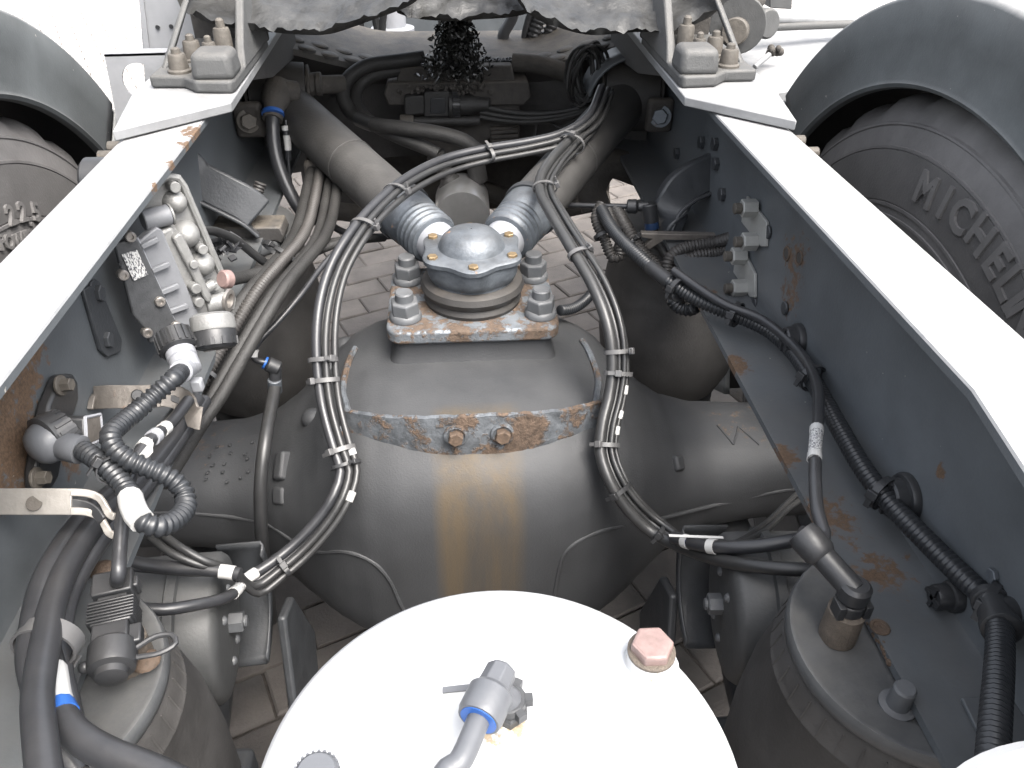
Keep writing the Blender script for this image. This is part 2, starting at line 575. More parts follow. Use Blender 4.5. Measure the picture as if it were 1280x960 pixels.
def sleeve(parent, sp, t0, t1, r, material="white_label", name="label_band", n=12):
    """band wrapped round a cable between two fractions of its length"""
    N = len(sp)
    a, c = int(t0*(N-1)), max(int(t0*(N-1))+1, int(t1*(N-1)))
    b = MB()
    b.tube(sp[a:c+1], r, n)
    return b.build(name, material, parent, smooth=60)


def at(sp, t):
    i = min(len(sp)-2, max(1, int(t*(len(sp)-1))))
    return sp[i], (sp[i+1]-sp[i-1]).normalized()


def tie(p, t, rx, ry, label, w=0.0055, head=(0, 0, 1), material="tie_grey", th=0.0014, group="cable ties"):
    """plastic strap round a bundle: flat oval band with its ratchet head and cut tail"""
    p, t = Vector(p), Vector(t).normalized()
    ex, ey, ez = frame(t)
    root = thing("cable_tie", label, "cable tie", p, group)
    b = MB()
    n = 24
    rings = []
    for (rr, dz) in ((0, -w/2), (th, -w/2), (th, w/2), (0, w/2), (0, -w/2)):
        rings.append([p+ez*dz+ex*math.cos(2*math.pi*k/n)*(rx+rr)+ey*math.sin(2*math.pi*k/n)*(ry+rr) for k in range(n)])
    b.grid(rings, True)
    b.build("band", material, root, smooth=40)
    h = Vector(head)
    h = (h-ez*h.dot(ez)).normalized()
    hx, hy = h.dot(ex), h.dot(ey)
    k = 1.0/math.sqrt((hx/rx)**2+(hy/ry)**2)
    c = p+h*(k+0.003)
    side = ez.cross(h)
    b = MB()
    b.box(c, (0.0085, w*1.5, 0.006), side, ez, h)
    b.build("ratchet_head", material, root, bevel=0.0008)
    b = MB()
    b.box(c+side*0.008+h*0.001, (0.009, w*0.8, 0.0013), side, ez, h)
    b.build("tail", material, root)
    return root


def text_mesh(body, size, extrude):
    cu = bpy.data.curves.new("txt", 'FONT')
    cu.body = body
    cu.size = size
    cu.extrude = extrude
    cu.offset = size*0.03
    cu.align_x = 'CENTER'
    cu.resolution_u = 3
    ob = bpy.data.objects.new("txt", cu)
    me = bpy.data.meshes.new_from_object(ob)
    vs = [v.co.copy() for v in me.vertices]
    fs = [tuple(p.vertices) for p in me.polygons]
    bpy.data.objects.remove(ob)
    bpy.data.curves.remove(cu)
    bpy.data.meshes.remove(me)
    return vs, fs

# ================================================================== GROUND
b = MB()
b.add([(-60, -60, 0), (60, -60, 0), (60, 60, 0), (-60, 60, 0)], [(0, 1, 2, 3)])
ground = structure(b.build("ground", "sand", loc=(0, 0, 0)))


def paver_mesh(w, d, h=0.05):
    bm = bmesh.new()
    e = 0.004
    vs = [bm.verts.new(p) for p in [(-w/2, -d/2, 0), (w/2, -d/2, 0), (w/2, d/2, 0), (-w/2, d/2, 0)]]
    mid = [bm.verts.new(p) for p in [(-w/2, -d/2, h-e), (w/2, -d/2, h-e), (w/2, d/2, h-e), (-w/2, d/2, h-e)]]
    top = [bm.verts.new(p) for p in [(-w/2+e, -d/2+e, h), (w/2-e, -d/2+e, h), (w/2-e, d/2-e, h), (-w/2+e, d/2-e, h)]]
    bm.faces.new(top)
    for a, c in ((vs, mid), (mid, top)):
        for i in range(4):
            bm.faces.new((a[i], a[(i+1) % 4], c[(i+1) % 4], c[i]))
    me = bpy.data.meshes.new("paver")
    bm.to_mesh(me)
    bm.free()
    return me


pm = [paver_mesh(0.206, 0.101), paver_mesh(0.206, 0.101)]
pm[0].materials.append(MATS["paver"])
pm[1].materials.append(MATS["paver_dark"])
PA = math.radians(24)
cells = []
for i in range(-14, 15):
    for j in range(-28, 29):
        lx = i*0.21+(0.105 if j % 2 else 0.0)
        ly = j*0.105
        x = lx*math.cos(PA)-ly*math.sin(PA)
        y = 1.15+lx*math.sin(PA)+ly*math.cos(PA)
        if abs(x) < 0.42+0.19*max(0, y) and -0.35 < y < 2.9:
            cells.append((abs(x)+0.4*abs(y-1.0), x, y))
cells.sort()
near, rest = cells[:298], cells[298:]
for (_, x, y) in near:
    o = bpy.data.objects.new("paver", random.choice(pm))
    COL.objects.link(o)
    o.parent = ground
    o.location = (x, y, -0.042+random.uniform(-0.003, 0.003))
    o.rotation_euler = (random.uniform(-.012, .012), random.uniform(-.012, .012), PA+random.uniform(-.012, .012))
# the rest of the yard: same blocks, joined
far = []
for i in range(-60, 61):
    for j in range(-110, 111):
        lx = i*0.21+(0.105 if j % 2 else 0.0)
        ly = j*0.105
        x = lx*math.cos(PA)-ly*math.sin(PA)
        y = 1.15+lx*math.sin(PA)+ly*math.cos(PA)
        if abs(x) < 7 and -1.5 < y < 9:
            far.append((x, y))
nearset = {(round(x, 3), round(y, 3)) for (_, x, y) in near}
ca, sa = math.cos(PA), math.sin(PA)
fields = {False: MB(), True: MB()}
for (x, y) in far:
    b = fields[abs(x) > 1.15 or y > 3.2]  # outer blocks take the lighter colour with daylight painted in
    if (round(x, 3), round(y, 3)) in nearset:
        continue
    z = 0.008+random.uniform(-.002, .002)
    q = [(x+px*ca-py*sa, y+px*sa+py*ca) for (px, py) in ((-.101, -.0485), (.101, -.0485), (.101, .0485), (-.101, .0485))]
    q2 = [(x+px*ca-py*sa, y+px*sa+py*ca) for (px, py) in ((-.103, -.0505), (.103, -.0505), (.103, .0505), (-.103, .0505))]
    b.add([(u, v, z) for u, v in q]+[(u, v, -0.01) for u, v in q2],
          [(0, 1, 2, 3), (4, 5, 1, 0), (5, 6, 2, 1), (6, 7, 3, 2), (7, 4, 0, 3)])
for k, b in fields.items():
    o = b.build("paver_field", "paver_daylit" if k else "paver", ground, smooth=0, recalc=False)
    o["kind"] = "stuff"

# ================================================================== FRAME RAILS
WEB, LIP, ZT, ZB, TH = 0.396, 0.320, 1.0, 0.761, 0.008
YS = [-1.0, -0.9, -0.8, -0.7, -0.62, -0.57, -0.54, -0.52, -0.49, -0.4, -0.2, 0.0, 0.3, 0.7, 1.2, 2.0, 3.2]


def rail(side, label):
    root = thing("frame_rail", label, "frame rail", (side*WEB, -0.95, ZB), "chassis rails")
    rows = []
    for y in YS:
        lip = LIP+0.004 if side > 0 else LIP
        if y < -0.52:
            lip -= min(0.03, (-0.52-y)*0.17)
        drop = 0.0
        zt = ZT-drop
        # closed C section, opening inwards
        lipb = LIP
        sec = [(lipb, ZB-TH), (WEB-0.002, ZB-TH), (WEB+0.005, ZB-TH+0.003), (WEB+TH, ZB-TH+0.01), (WEB+TH, zt-0.010), (WEB+0.005, zt-0.003), (WEB-0.002, zt),
               (lip+0.0015, zt), (lip, zt-0.0015), (lip, zt-TH), (WEB-0.010, zt-TH), (WEB-0.003, zt-TH-0.003), (WEB, zt-TH-0.010),
               (WEB, ZB+0.012), (WEB-0.0035, ZB+0.0035), (WEB-0.012, ZB), (lipb, ZB)]
        rows.append([Vector((side*x, y, z)) for x, z in sec])
    b = MB().grid(rows, True)
    n = len(rows[0])
    b.f.append(tuple(range(n)))
    b.f.append(tuple(range(len(b.v)-n, len(b.v))))
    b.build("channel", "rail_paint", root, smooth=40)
    return root


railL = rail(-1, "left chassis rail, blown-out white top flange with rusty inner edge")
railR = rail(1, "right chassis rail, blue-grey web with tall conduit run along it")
# edge rust and bolt heads on the rail webs
for p in [(0.3960, 0.1956, 0.8439), (0.3960, 0.2460, 0.8731), (0.3960, 0.3311, 0.8783), (0.3960, 0.3833, 0.8157), (0.3960, 0.4612, 0.8138), (0.3960, 0.2645, 0.8982)]:
    hexbolt(railR, (0.3955, p[1], p[2]), (-1, 0, 0), 0.011, 0.007, 0.0, "dark_steel", "rivet_head")
for p in [(0.3960, 0.0062, 0.8692), (0.3960, -0.0001, 0.7644), (0.3960, -0.0903, 0.8104)]:
    b = MB().rcyl((0.3955, p[1], p[2]), (0.392, p[1], p[2]), 0.009, 0.001, 14)
    b.build("hole_plug", "dark_steel", railR)
# two rusty drain holes in the right web
for p, rr in zip([(0.3960, -0.0579, 0.8697), (0.3960, -0.0934, 0.8819)], (0.0115, 0.011)):
    b = MB().lathe([(rr*0.85, 0.0), (rr*0.8, 0.0012), (rr*0.62, 0.0012), (rr*0.6, 0.0004)], (0.3955, p[1], p[2]), (-1, 0, 0), 18)
    o = b.build("rusty_hole", "bolt_rusty", railR)
    b = MB().rcyl((0.3955, p[1], p[2]), (0.3945, p[1], p[2]), rr*0.58, 0.0002, 16)
    b.build("hole_shade", "grime", o)
# outer flange bolts poking past the flanges
for s, pts, rt in ((-1, [(-0.4504, 0.0625, 0.9650), (-0.4475, 0.0971, 0.9650), (-0.4391, 0.0134, 0.9650)], railL), (1, [(0.4478, 0.0776, 0.9650), (0.4437, 0.0320, 0.9650)], railR)):
    for p in pts:
        b = MB().rcyl((s*0.404, p[1], p[2]), (s*0.448, p[1], p[2]), 0.0075, 0.001, 12)
        b.hexa((s*0.404, p[1], p[2]), (s*0.416, p[1], p[2]), 0.012)
        b.build("flange_bolt", "bolt_dirty", rt, smooth=30)
# black bump block on the outside of the left rail
b = MB().rcyl((-0.404, 0.02, 0.95), (-0.452, 0.02, 0.95), 0.028, 0.004, 24)
b.build("bump_stop", "plastic_black", railL)
# bolts of the valve bracket on the left web
for p in [(-0.3960, -0.1638, 0.8983), (-0.3960, -0.1783, 0.8499)]:
    hexbolt(railL, (-0.3955, p[1], p[2]), (1, 0, 0), 0.009, 0.006, 0.015, "dark_steel", "bolt")
b = MB()
poly = [(-0.3960, -0.1889, 0.9169), (-0.3960, -0.1710, 0.9117), (-0.3960, -0.1518, 0.8868), (-0.3960, -0.1447, 0.8286), (-0.3960, -0.1569, 0.8206), (-0.3960, -0.1869, 0.8341), (-0.3960, -0.1965, 0.8486)]
b.slab([(-0.3955, p[1], p[2]) for p in poly], (0.004, 0, 0))
b.build("bracket_plate", "dark_steel", railL, bevel=0.001)
# cross bolts in the left flange bottom
for p in [(-0.3393, -0.4229, 0.7620), (-0.2727, -0.5209, 0.7620)]:
    b = MB().ball((p[0], p[1], 0.7615), 0.011, 14, 5, (1, 1, 0.5), half=True)
    b.build("rivet_head", "bolt_rusty", railL)

# ------------------------------------------------ zinc plates with pairs of studs and nuts on the right web
for poly, nuts, lab in (([(0.3960, 0.0957, 0.8822), (0.3960, 0.0130, 0.8808), (0.3960, -0.0008, 0.8519), (0.3960, 0.0139, 0.8448), (0.3960, 0.0980, 0.8429)], ((936,262),(945,284)), 0),
                        ([(0.3960, 0.0973, 0.8033), (0.3960, 0.0648, 0.8104), (0.3960, 0.0157, 0.8032), (0.3960, -0.0007, 0.7749), (0.3960, 0.0152, 0.7672), (0.3960, 0.0913, 0.7662)], ((925,325),(936,350)), 1)):
    root = thing("stud_plate", ("upper" if lab == 0 else "lower")+" small zinc plate with two nuts on the right rail web", "stud plate",
                 (0.394, sum(p[1] for p in poly)/len(poly), min(p[2] for p in poly)), "zinc stud plates on the right rail")
    b = MB().slab([(0.3955, p[1], p[2]) for p in poly], (-0.004, 0, 0))
    b.build("plate", "zinc_bright", root, bevel=0.0008)
    cy = sum(p[1] for p in poly)/len(poly)
    cz = sum(p[2] for p in poly)/len(poly)
    for k in (-1, 1):
        p = Vector((0.3915, cy-k*0.012, cz-k*0.019+0.002))
        b = MB().hexa(p, p+Vector((-0.02, 0, 0)), 0.0125)
        nut = b.build("nut", "zinc_bright", root, smooth=30)
        b = MB().rcyl(p+Vector((-0.02, 0, 0)), p+Vector((-0.030, 0, 0)), 0.0075, 0.001, 14)
        b.build("stud_end", "bolt_dirty", nut)

# ================================================================== FIFTH WHEEL MOUNTING PLATES AND FEET
for s, name in ((-1, "left"), (1, "right")):
    if s < 0:
        pts = [(-0.4170, 0.0615, 1.0020), (-0.4029, 0.1958, 1.0020), (-0.3693, 0.2744, 1.0020), (-0.3393, 0.4032, 1.0020), (-0.3341, 0.7084, 1.0020), (-0.3068, 0.6370, 1.0020), (-0.3039, 0.1693, 1.0020)]
    else:
        pts = [(0.4109, 0.0255, 1.0020), (0.4022, 0.1534, 1.0020), (0.3875, 0.2566, 1.0020), (0.3657, 0.4309, 1.0020), (0.3534, 0.7275, 1.0020), (0.3184, 0.6536, 1.0020), (0.2997, 0.1354, 1.0020)]
    o_in, o_tip = pts[-1], pts[0]
    xin = s*0.306
    poly = [(s*0.400, 0.006), (s*0.425, 0.16), (s*0.425, 0.72), (s*0.302, 0.72), (s*0.290, 0.112)]
    b = MB().slab([(x, y, 1.002) for x, y in poly], (0, 0, 0.012))
    o = b.build("mounting_plate", "plate_paint", bevel=0.0015)
    tag(o, f"pale wedge-ended mounting plate lying on the {name} rail under the fifth wheel foot", "mounting plate", "fifth wheel mounting plates")
    # inner hanging gusset that carries the bushing
    b = MB().slab([(xin, 0.26, 1.0005), (xin, 0.72, 1.0005), (xin, 0.72, 0.93), (xin, 0.46, 0.955)], (s*0.010, 0, 0))
    o = b.build("gusset_plate", "crossmember_paint", bevel=0.001)
    tag(o, f"dirty dark gusset plate hanging inside the {name} rail", "gusset", "gusset plates")
    # cast foot
    root = thing("wheel_foot", f"grey cast fifth wheel foot bolted on the {name} rail", "mounting foot", (s*0.37, 0.25, 1.014), "fifth wheel feet")
    z0 = 1.0145
    outl = [(s*0.406, 0.178), (s*0.362, 0.176), (s*0.342, 0.152), (s*0.296, 0.148), (s*0.292, 0.158), (s*0.292, 0.40), (s*0.406, 0.40)]
    b = MB().slab([(x, y, z0) for x, y in outl], (0, 0, 0.016))
    b.build("base", "cast_paint", root, bevel=0.004, seg=3)
    c = Vector((s*0.318, 0.181, z0+0.015))
    b = MB().box(c+Vector((0, 0, 0.016)), (0.056, 0.056, 0.034), taper=0.88)
    b.build("block", "cast_paint", root, bevel=0.009, seg=4)
    # upright legs of the casting
    b = MB().slab([(s*0.392, 0.215, z0+0.014), (s*0.352, 0.345, z0+0.13), (s*0.358, 0.375, z0+0.13), (s*0.398, 0.26, z0+0.014)], (s*0.009, 0, 0))
    b.build("rib", "cast_paint", root, bevel=0.003)
    b = MB().slab([(s*0.290, 0.22, z0+0.012), (s*0.290, 0.40, z0+0.012), (s*0.298, 0.40, z0+0.085), (s*0.298, 0.31, z0+0.085), (s*0.296, 0.26, z0+0.035)], (s*0.012, 0, 0))
    b.build("rib", "cast_paint", root, bevel=0.003)
    b = MB().box((s*0.345, 0.40, z0+0.085), (0.11, 0.012, 0.15))
    b.build("web", "grime", root, bevel=0.003)
    for (x, y, hh, rr) in ((0.370, 0.196, 0.030, 0.0115), (0.366, 0.255, 0.034, 0.0110), (0.326, 0.270, 0.050, 0.0115), (0.340, 0.245, 0.034, 0.009)):
        p = Vector((s*x, y, z0+0.015))
        b = MB().lathe([(rr*1.35, 0), (rr*1.35, 0.004), (rr*1.12, 0.006), (rr, hh*0.72), (rr*0.9, hh*0.8), (rr*0.55, hh*0.82), (rr*0.5, hh), (rr*0.3, hh*1.05)], p, (0, 0, 1), 14)
        b.build("bolt", "bolt_dirty", root)

# ================================================================== FIFTH WHEEL
fw = thing("fifth_wheel", "greasy grey fifth wheel plate with two ragged rear ramps over the chassis", "fifth wheel", (0.0, 0.6, 1.05))


def fw_patch(name, rim, depth_y, seed, material="grease_plate"):
    """ramp: from a lower lip rising forwards, with ragged grease on it"""
    n = len(rim)
    rows = []
    m = 60
    under = [Vector(p)+Vector((0, 0.010, -0.007)) for p in rim]
    rows.append([p+Vector((0, 0.05, 0.004)) for p in under])
    rows.append(under)
    for i in range(m+1):
        t = i/m
        row = []
        for k, p in enumerate(rim):
            q = Vector(p)
            rise = 0.10*t+0.015*math.sin(min(1, t*5)*math.pi/2)
            q = Vector((q.x*(1+0.02*t), q.y+depth_y*t, q.z+rise*1.0))
            q.z += 0.008*noise.noise(Vector((q.x*24+seed, q.y*30, 3.1)))+0.005*noise.noise(Vector((q.x*75+seed, q.y*95, 9.1)))+0.002*noise.noise(Vector((q.x*210+seed, q.y*210, 9.1)))
            if i < 2:
                q.y += 0.010*noise.noise(Vector((q.x*23+seed, 7.7, 1.3)))+0.006*noise.noise(Vector((q.x*110+seed, 2.7, 1.3)))
                q.z += 0.006*noise.noise(Vector((q.x*31, seed, 4.2)))+0.005*noise.noise(Vector((q.x*140, seed, 1.2)))
            row.append(q)
        rows.append(row)
    b = MB().grid(rows)
    return b.build(name, material, fw, smooth=60, recalc=True)


def densify(pts, k):
    return spline(pts, 0.006)


fw_patch("ramp", densify([(-0.3857, 0.3000, 1.1213), (-0.3811, 0.3000, 1.0954), (-0.3609, 0.3000, 1.0790), (-0.3226, 0.3000, 1.0685), (-0.2739, 0.3000, 1.0630), (-0.2188, 0.3000, 1.0584), (-0.1850, 0.3000, 1.0592), (-0.1502, 0.3000, 1.0685), (-0.1154, 0.3000, 1.0798), (-0.0832, 0.3000, 1.0901), (-0.0577, 0.3000, 1.1023), (-0.0457, 0.3000, 1.1184)], 6), 0.62, 1.7)
fw_patch("ramp", densify([(0.0772, 0.3000, 1.1161), (0.0910, 0.3000, 1.0955), (0.1097, 0.3000, 1.0798), (0.1473, 0.3000, 1.0657), (0.1924, 0.3000, 1.0557), (0.2536, 0.3000, 1.0586), (0.3186, 0.3000, 1.0615), (0.3586, 0.3000, 1.0731), (0.3855, 0.3000, 1.0901), (0.3949, 0.3000, 1.1111), (0.3997, 0.3000, 1.1234)], 6), 0.62, 5.2)
fw_patch("throat", densify([(-0.0925, 0.4200, 1.0642), (-0.0695, 0.4200, 1.0572), (-0.0137, 0.4200, 1.0523), (0.0365, 0.4200, 1.0544), (0.0868, 0.4200, 1.0576), (0.1145, 0.4200, 1.0632)], 6), 0.5, 8.8)
b = MB().box((0.0, 0.72, 1.13), (0.62, 0.35, 0.05))
b.build("saddle", "grime", fw, bevel=0.01)
# hanging grease between the ramps
rows = []
b = MB()
c = Vector((-0.0003, 0.6200, 0.9682))
for k in range(1500):
    w = random.uniform(-0.055, 0.062)
    half = 0.020+0.050*max(0.0, (0.06-w)/0.115)
    u = max(-1, min(1, random.gauss(0, 0.45)))*half
    p = c+Vector((u, random.uniform(-0.035, 0.03), w))
    d = Vector((random.uniform(-1, 1), random.uniform(-1, .4), random.uniform(-1, .8))).normalized()
    e = Vector((random.uniform(-1, 1), random.uniform(-1, 1), random.uniform(-1, 1))).cross(d).normalized()
    L_, W_ = random.uniform(0.005, 0.016), random.uniform(0.0015, 0.005)
    q = p+d*L_*0.5+e.cross(d)*random.uniform(-.003, .003)
    b.add([p-e*W_, p+e*W_, q+e*W_*0.8, q-e*W_*0.8, p+d*L_, p+e.cross(d)*W_], [(0, 1, 2, 3), (3, 2, 4), (0, 5, 1), (1, 5, 2), (0, 3, 5), (2, 5, 4), (3, 4, 5)])
for k in range(90):
    w = random.uniform(-0.05, 0.05)
    p = c+Vector((random.uniform(-1, 1)*(0.010+0.026*(0.05-w)/0.10), random.uniform(-0.015, 0.03), w))
    b.ball(p, random.uniform(0.008, 0.016), 7, 5)
o = b.build("grease_clump", "grease", loc=tuple(c-Vector((0, 0, 0.07))), smooth=25)
tag(o, "glossy black clump of old grease hanging below the fifth wheel centre", "grease")
b = MB()
for k in range(150):
    x = random.uniform(-0.02, 0.115)
    p = Vector((0.045+x, 0.752+random.uniform(-.012, .012), 0.9035+random.uniform(0, 0.006)))
    b.ball(p, random.uniform(0.003, 0.0065), 6, 4)
o = b.build("grease_smear", "grease", smooth=60)
tag(o, "black crumbs of grease along the cross member edge", "grease")

# ================================================================== CROSS MEMBER
cm = thing("cross_member", "dirty pressed cross member with oval dimples below the fifth wheel", "cross member", (0, 0.80, 0.70))
rows = []
for x in [i*0.03-0.39 for i in range(27)]:
    ax = abs(x)
    up = 0.0 if ax < 0.14 else (ax-0.14)/0.25
    zt = 0.905+0.065*(up*up*(3-2*up) if up < 1 else 1)
    y0 = 0.745-0.11*(up if up < 1 else 1)
    sec = [(y0, zt-0.012), (y0+0.004, zt-0.002), (y0+0.012, zt), (1.02, zt+0.005), (1.02, 0.70), (y0+0.05, 0.70), (y0+0.05, zt-0.05)]
    rows.append([Vector((x, y, z)) for y, z in sec])
b = MB().grid(rows, True)
b.build("pressing", "crossmember_paint", cm, smooth=45)
for s in (-1, 1):
    for (x, y) in ((0.205, 0.735), (0.245, 0.715), (0.285, 0.70), (0.225, 0.775), (0.268, 0.755), (0.31, 0.735), (0.18, 0.78)):
        up = (x-0.14)/0.25
        z = 0.905+0.065*(up*up*(3-2*up))
        b = MB().lathe([(0.0185, -0.003), (0.0175, 0.002), (0.014, 0.0042), (0.007, 0.005), (0.0005, 0.005)], (s*x, y, z), (s*-0.22, 0, 1), 18)
        o = b.build("dimple", "crossmember_paint", cm)
b = MB().box((0, 1.02, 0.66), (0.78, 0.02, 0.36))
o = b.build("bulkhead", "grime")
tag(o, "dark grimy steel bulkhead closing the frame behind the cross member", "bulkhead")

# ================================================================== AXLE HOUSING
AX_Z = 0.48
KX = [0, .06, .10, .14, .17, .195, .22, .245, .27, .30, .35, .45, .75]
KU = [.211, .211, .210, .205, .195, .182, .155, .130, .110, .094, .084, .080, .080]
KD = [.205, .205, .203, .197, .188, .178, .168, .155, .140, .118, .095, .086, .084]
KY = [.232, .231, .227, .218, .206, .193, .176, .156, .136, .115, .097, .088, .088]


def lerp_tab(K, Vv, x):
    x = abs(x)
    for i in range(len(K)-1):
        if x <= K[i+1]:
            t = (x-K[i])/(K[i+1]-K[i])
            t = t*t*(3-2*t)*0.35+t*0.65
            return Vv[i]+(Vv[i+1]-Vv[i])*t
    return Vv[-1]


def axle_pt(x, th, k=0.0):
    a = lerp_tab(KX, KY, x)+k
    c, s = math.cos(th), math.sin(th)
    bz = (lerp_tab(KX, KU, x) if s > 0 else lerp_tab(KX, KD, x))+k
    ex = 2.0/(4.1-1.6*min(1.0, abs(x)/0.3))
    y = -a*math.copysign(abs(c)**ex, c)
    z = bz*math.copysign(abs(s)**ex, s)
    return Vector((x, y, AX_Z+z))


ax = thing("drive_axle", "dark grey cast drive axle housing with round differential bowl", "axle", (0, 0, 0.2))
rows = []
xs = sorted({round(i*0.01, 3) for i in range(-50, 51)} | {-0.75, -0.65, -0.58, 0.58, 0.65, 0.75})
for x in xs:
    rows.append([axle_pt(x, 2*math.pi*k/72) for k in range(72)])
b = MB().grid(rows, True)
b.f.append(tuple(range(72)))
b.f.append(tuple(range(len(b.v)-72, len(b.v))))
b.build("housing", "axle_paint", ax, smooth=60)
# pad that carries the stay plate
prof = []
rows = []
for (z, g) in ((0.60, 0.035), (0.66, 0.018), (0.69, 0.006), (0.705, 0.001), (0.738, 0.0)):
    ring = []
    x1, y0, y1, rr = 0.110+g, -0.002-g, 0.172+g, 0.018
    for (cx, cy, a0) in ((x1-rr, y0+rr, -90), (x1-rr, y1-rr, 0), (-x1+rr, y1-rr, 90), (-x1+rr, y0+rr, 180)):
        for k in range(5):
            a = math.radians(a0+22.5*k)
            ring.append(Vector((0.004+cx+rr*math.cos(a), cy+rr*math.sin(a), z)))
    rows.append(ring)
b = MB().grid(rows, True)
b.f.append(tuple(range(len(b.v)-20, len(b.v))))
b.build("stay_pad", "axle_paint", ax, smooth=60)
# casting seam each side
for pts in (((-.50, 13), (-.405, 12), (-.335, 9), (-.29, 9), (-.255, 5), (-.22, 4), (-.17, 7), (-.14, 5), (-.12, 1), (-.105, -3), (-.095, -9)),
            ((.55, 5), (.47, 5), (.365, -1), (.25, 7), (.17, 11), (.135, 9), (.112, 5), (.105, 1), (.100, -2), (.092, -8))):
    q = [axle_pt(x, math.radians(a), -0.001) for x, a in pts]
    b = MB().tube(spline(q, 0.008), 0.0032, 8)
    b.build("casting_seam", "axle_paint", ax)
# raised lugs and pads
def lug(x, th, size, up=0.0, name="lug"):
    p = axle_pt(x, math.radians(th))
    n = (p-axle_pt(x, math.radians(th), -0.02)).normalized()
    t = (axle_pt(x+0.01, math.radians(th))-axle_pt(x-0.01, math.radians(th))).normalized()
    n = (n-t*n.dot(t)).normalized()
    b = MB().box(p+n*(size[2]/2-0.012), (size[0], size[1], size[2]+0.012), t, n.cross(t), n, taper=0.85)
    return b.build(name, "axle_paint", ax, bevel=0.004, seg=3)
lug(0.005, 57, (0.085, 0.04, 0.004), name="strap_pad")
o = lug(0.290, 47, (0.020, 0.026, 0.014))
lug(-0.262, 58, (0.022, 0.045, 0.016))
lug(-0.268, 36, (0.026, 0.028, 0.010))
for (x, th, r) in ((-0.205, 100, 0.022), (-0.19, 118, 0.018), (-0.222, 83, 0.017)):
    p = axle_pt(x, math.radians(th), -0.008)
    b = MB().ball(p, r, 14, 8, (1, 1, 0.9))
    b.build("boss", "axle_paint", ax)
# raised casting marks, worn past reading
for k in range(15):
    x = -0.375+0.026*(k % 3)+random.uniform(-.006, .006)
    th = 84-9*(k//3)+random.uniform(-3, 3)
    p = axle_pt(x, math.radians(th), 0.0005)
    b = MB().box(p, (0.0045, 0.010, 0.003), (1, random.uniform(-.5, .5), 0), (0, 1, -0.4))
    b.build("casting_mark", "axle_paint", ax, bevel=0.001)
for (x0, t0, x1, t1) in ((0.37, 84, 0.385, 62), (0.385, 62, 0.402, 82), (0.402, 82, 0.425, 60)):
    b = MB().tube([axle_pt(x0, math.radians(t0), 0.0003), axle_pt((x0+x1)/2, math.radians((t0+t1)/2), 0.0003), axle_pt(x1, math.radians(t1), 0.0003)], 0.0018, 6)
    b.build("casting_mark", "axle_paint", ax)

# ------------------------------------------------ rusty strap round the bowl
st = thing("rusty_strap", "flaking rusty steel strap bolted across the differential bowl", "strap", (0, -0.16, 0.65))
def strap_path(u):
    """u from -1 to 1, hugging the bowl, standing 10 mm off it"""
    x = 0.004+0.172*u
    y = -0.172+0.062*abs(u)**2.2
    return x, y
rows = []
NS = 48
for i in range(NS+1):
    u = -1+2*i/NS
    x, y = strap_path(u)
    du = 0.01
    xa, ya = strap_path(min(1, u+du))
    xb, yb = strap_path(max(-1, u-du))
    t = Vector((xa-xb, ya-yb, 0)).normalized()
    n = Vector((t.y, -t.x, 0))
    if n.y > 0:
        n = -n
    hh = 0.0325-0.003*abs(u)
    zc = 0.690-0.030*abs(u)**2+0.004*abs(u)**6
    jag = 0.0022*noise.noise(Vector((u*14, 2.2, 0)))
    jag2 = 0.0022*noise.noise(Vector((u*17, 8.2, 0)))
    tilt = 0.012
    row = []
    for (dn, dz) in ((0.0, hh+jag), (0.005, hh-0.001+jag), (0.0062, hh*0.5), (0.0062, -hh*0.5), (0.005, -hh+0.001+jag2), (0.0, -hh+jag2)):
        w = 0.0008*noise.noise(Vector((x*120, dz*160, 1.0)))
        row.append(Vector((x, y, zc+dz))+n*(dn+w-tilt*dz/hh*0.35))
    rows.append(row)
b = MB().grid(rows, True)
b.f.append(tuple(range(6)))
b.f.append(tuple(range(len(b.v)-6, len(b.v))))
b.build("band", "strap_steel", st, smooth=50)
for s in (-1, 1):
    x, y = strap_path(s*0.985)
    q = [axle_pt(s*(0.170+0.006*math.sin(k)), math.radians(52+4.5*k), 0.0025+0.0012*noise.noise(Vector((k*1.7, s, 0)))) for k in range(11)]
    b = MB().tube(spline(q, 0.006), 0.0048, 7, rad=None)
    b.build("end_leg", "strap_steel", st)
    hexbolt(st, (x, y-0.004, 0.645), (s*0.3, -1, -0.1), 0.010, 0.008, 0.0, "bolt_rusty", "bolt")
for x in (-0.024, 0.033):
    u = (x-0.004)/0.172
    y = strap_path(u)[1]-0.006
    b = MB().lathe([(0.0150, 0), (0.0145, 0.003), (0.0120, 0.0045), (0.010, 0.0025)], (x, y, 0.697), (0, -1, 0.12), 20)
    o = b.build("washer", "strap_steel", st)
    hexbolt(o, (x, y-0.001, 0.697), (0, -1, 0.12), 0.0095, 0.011, 0, "bolt_rusty", "bolt_head")

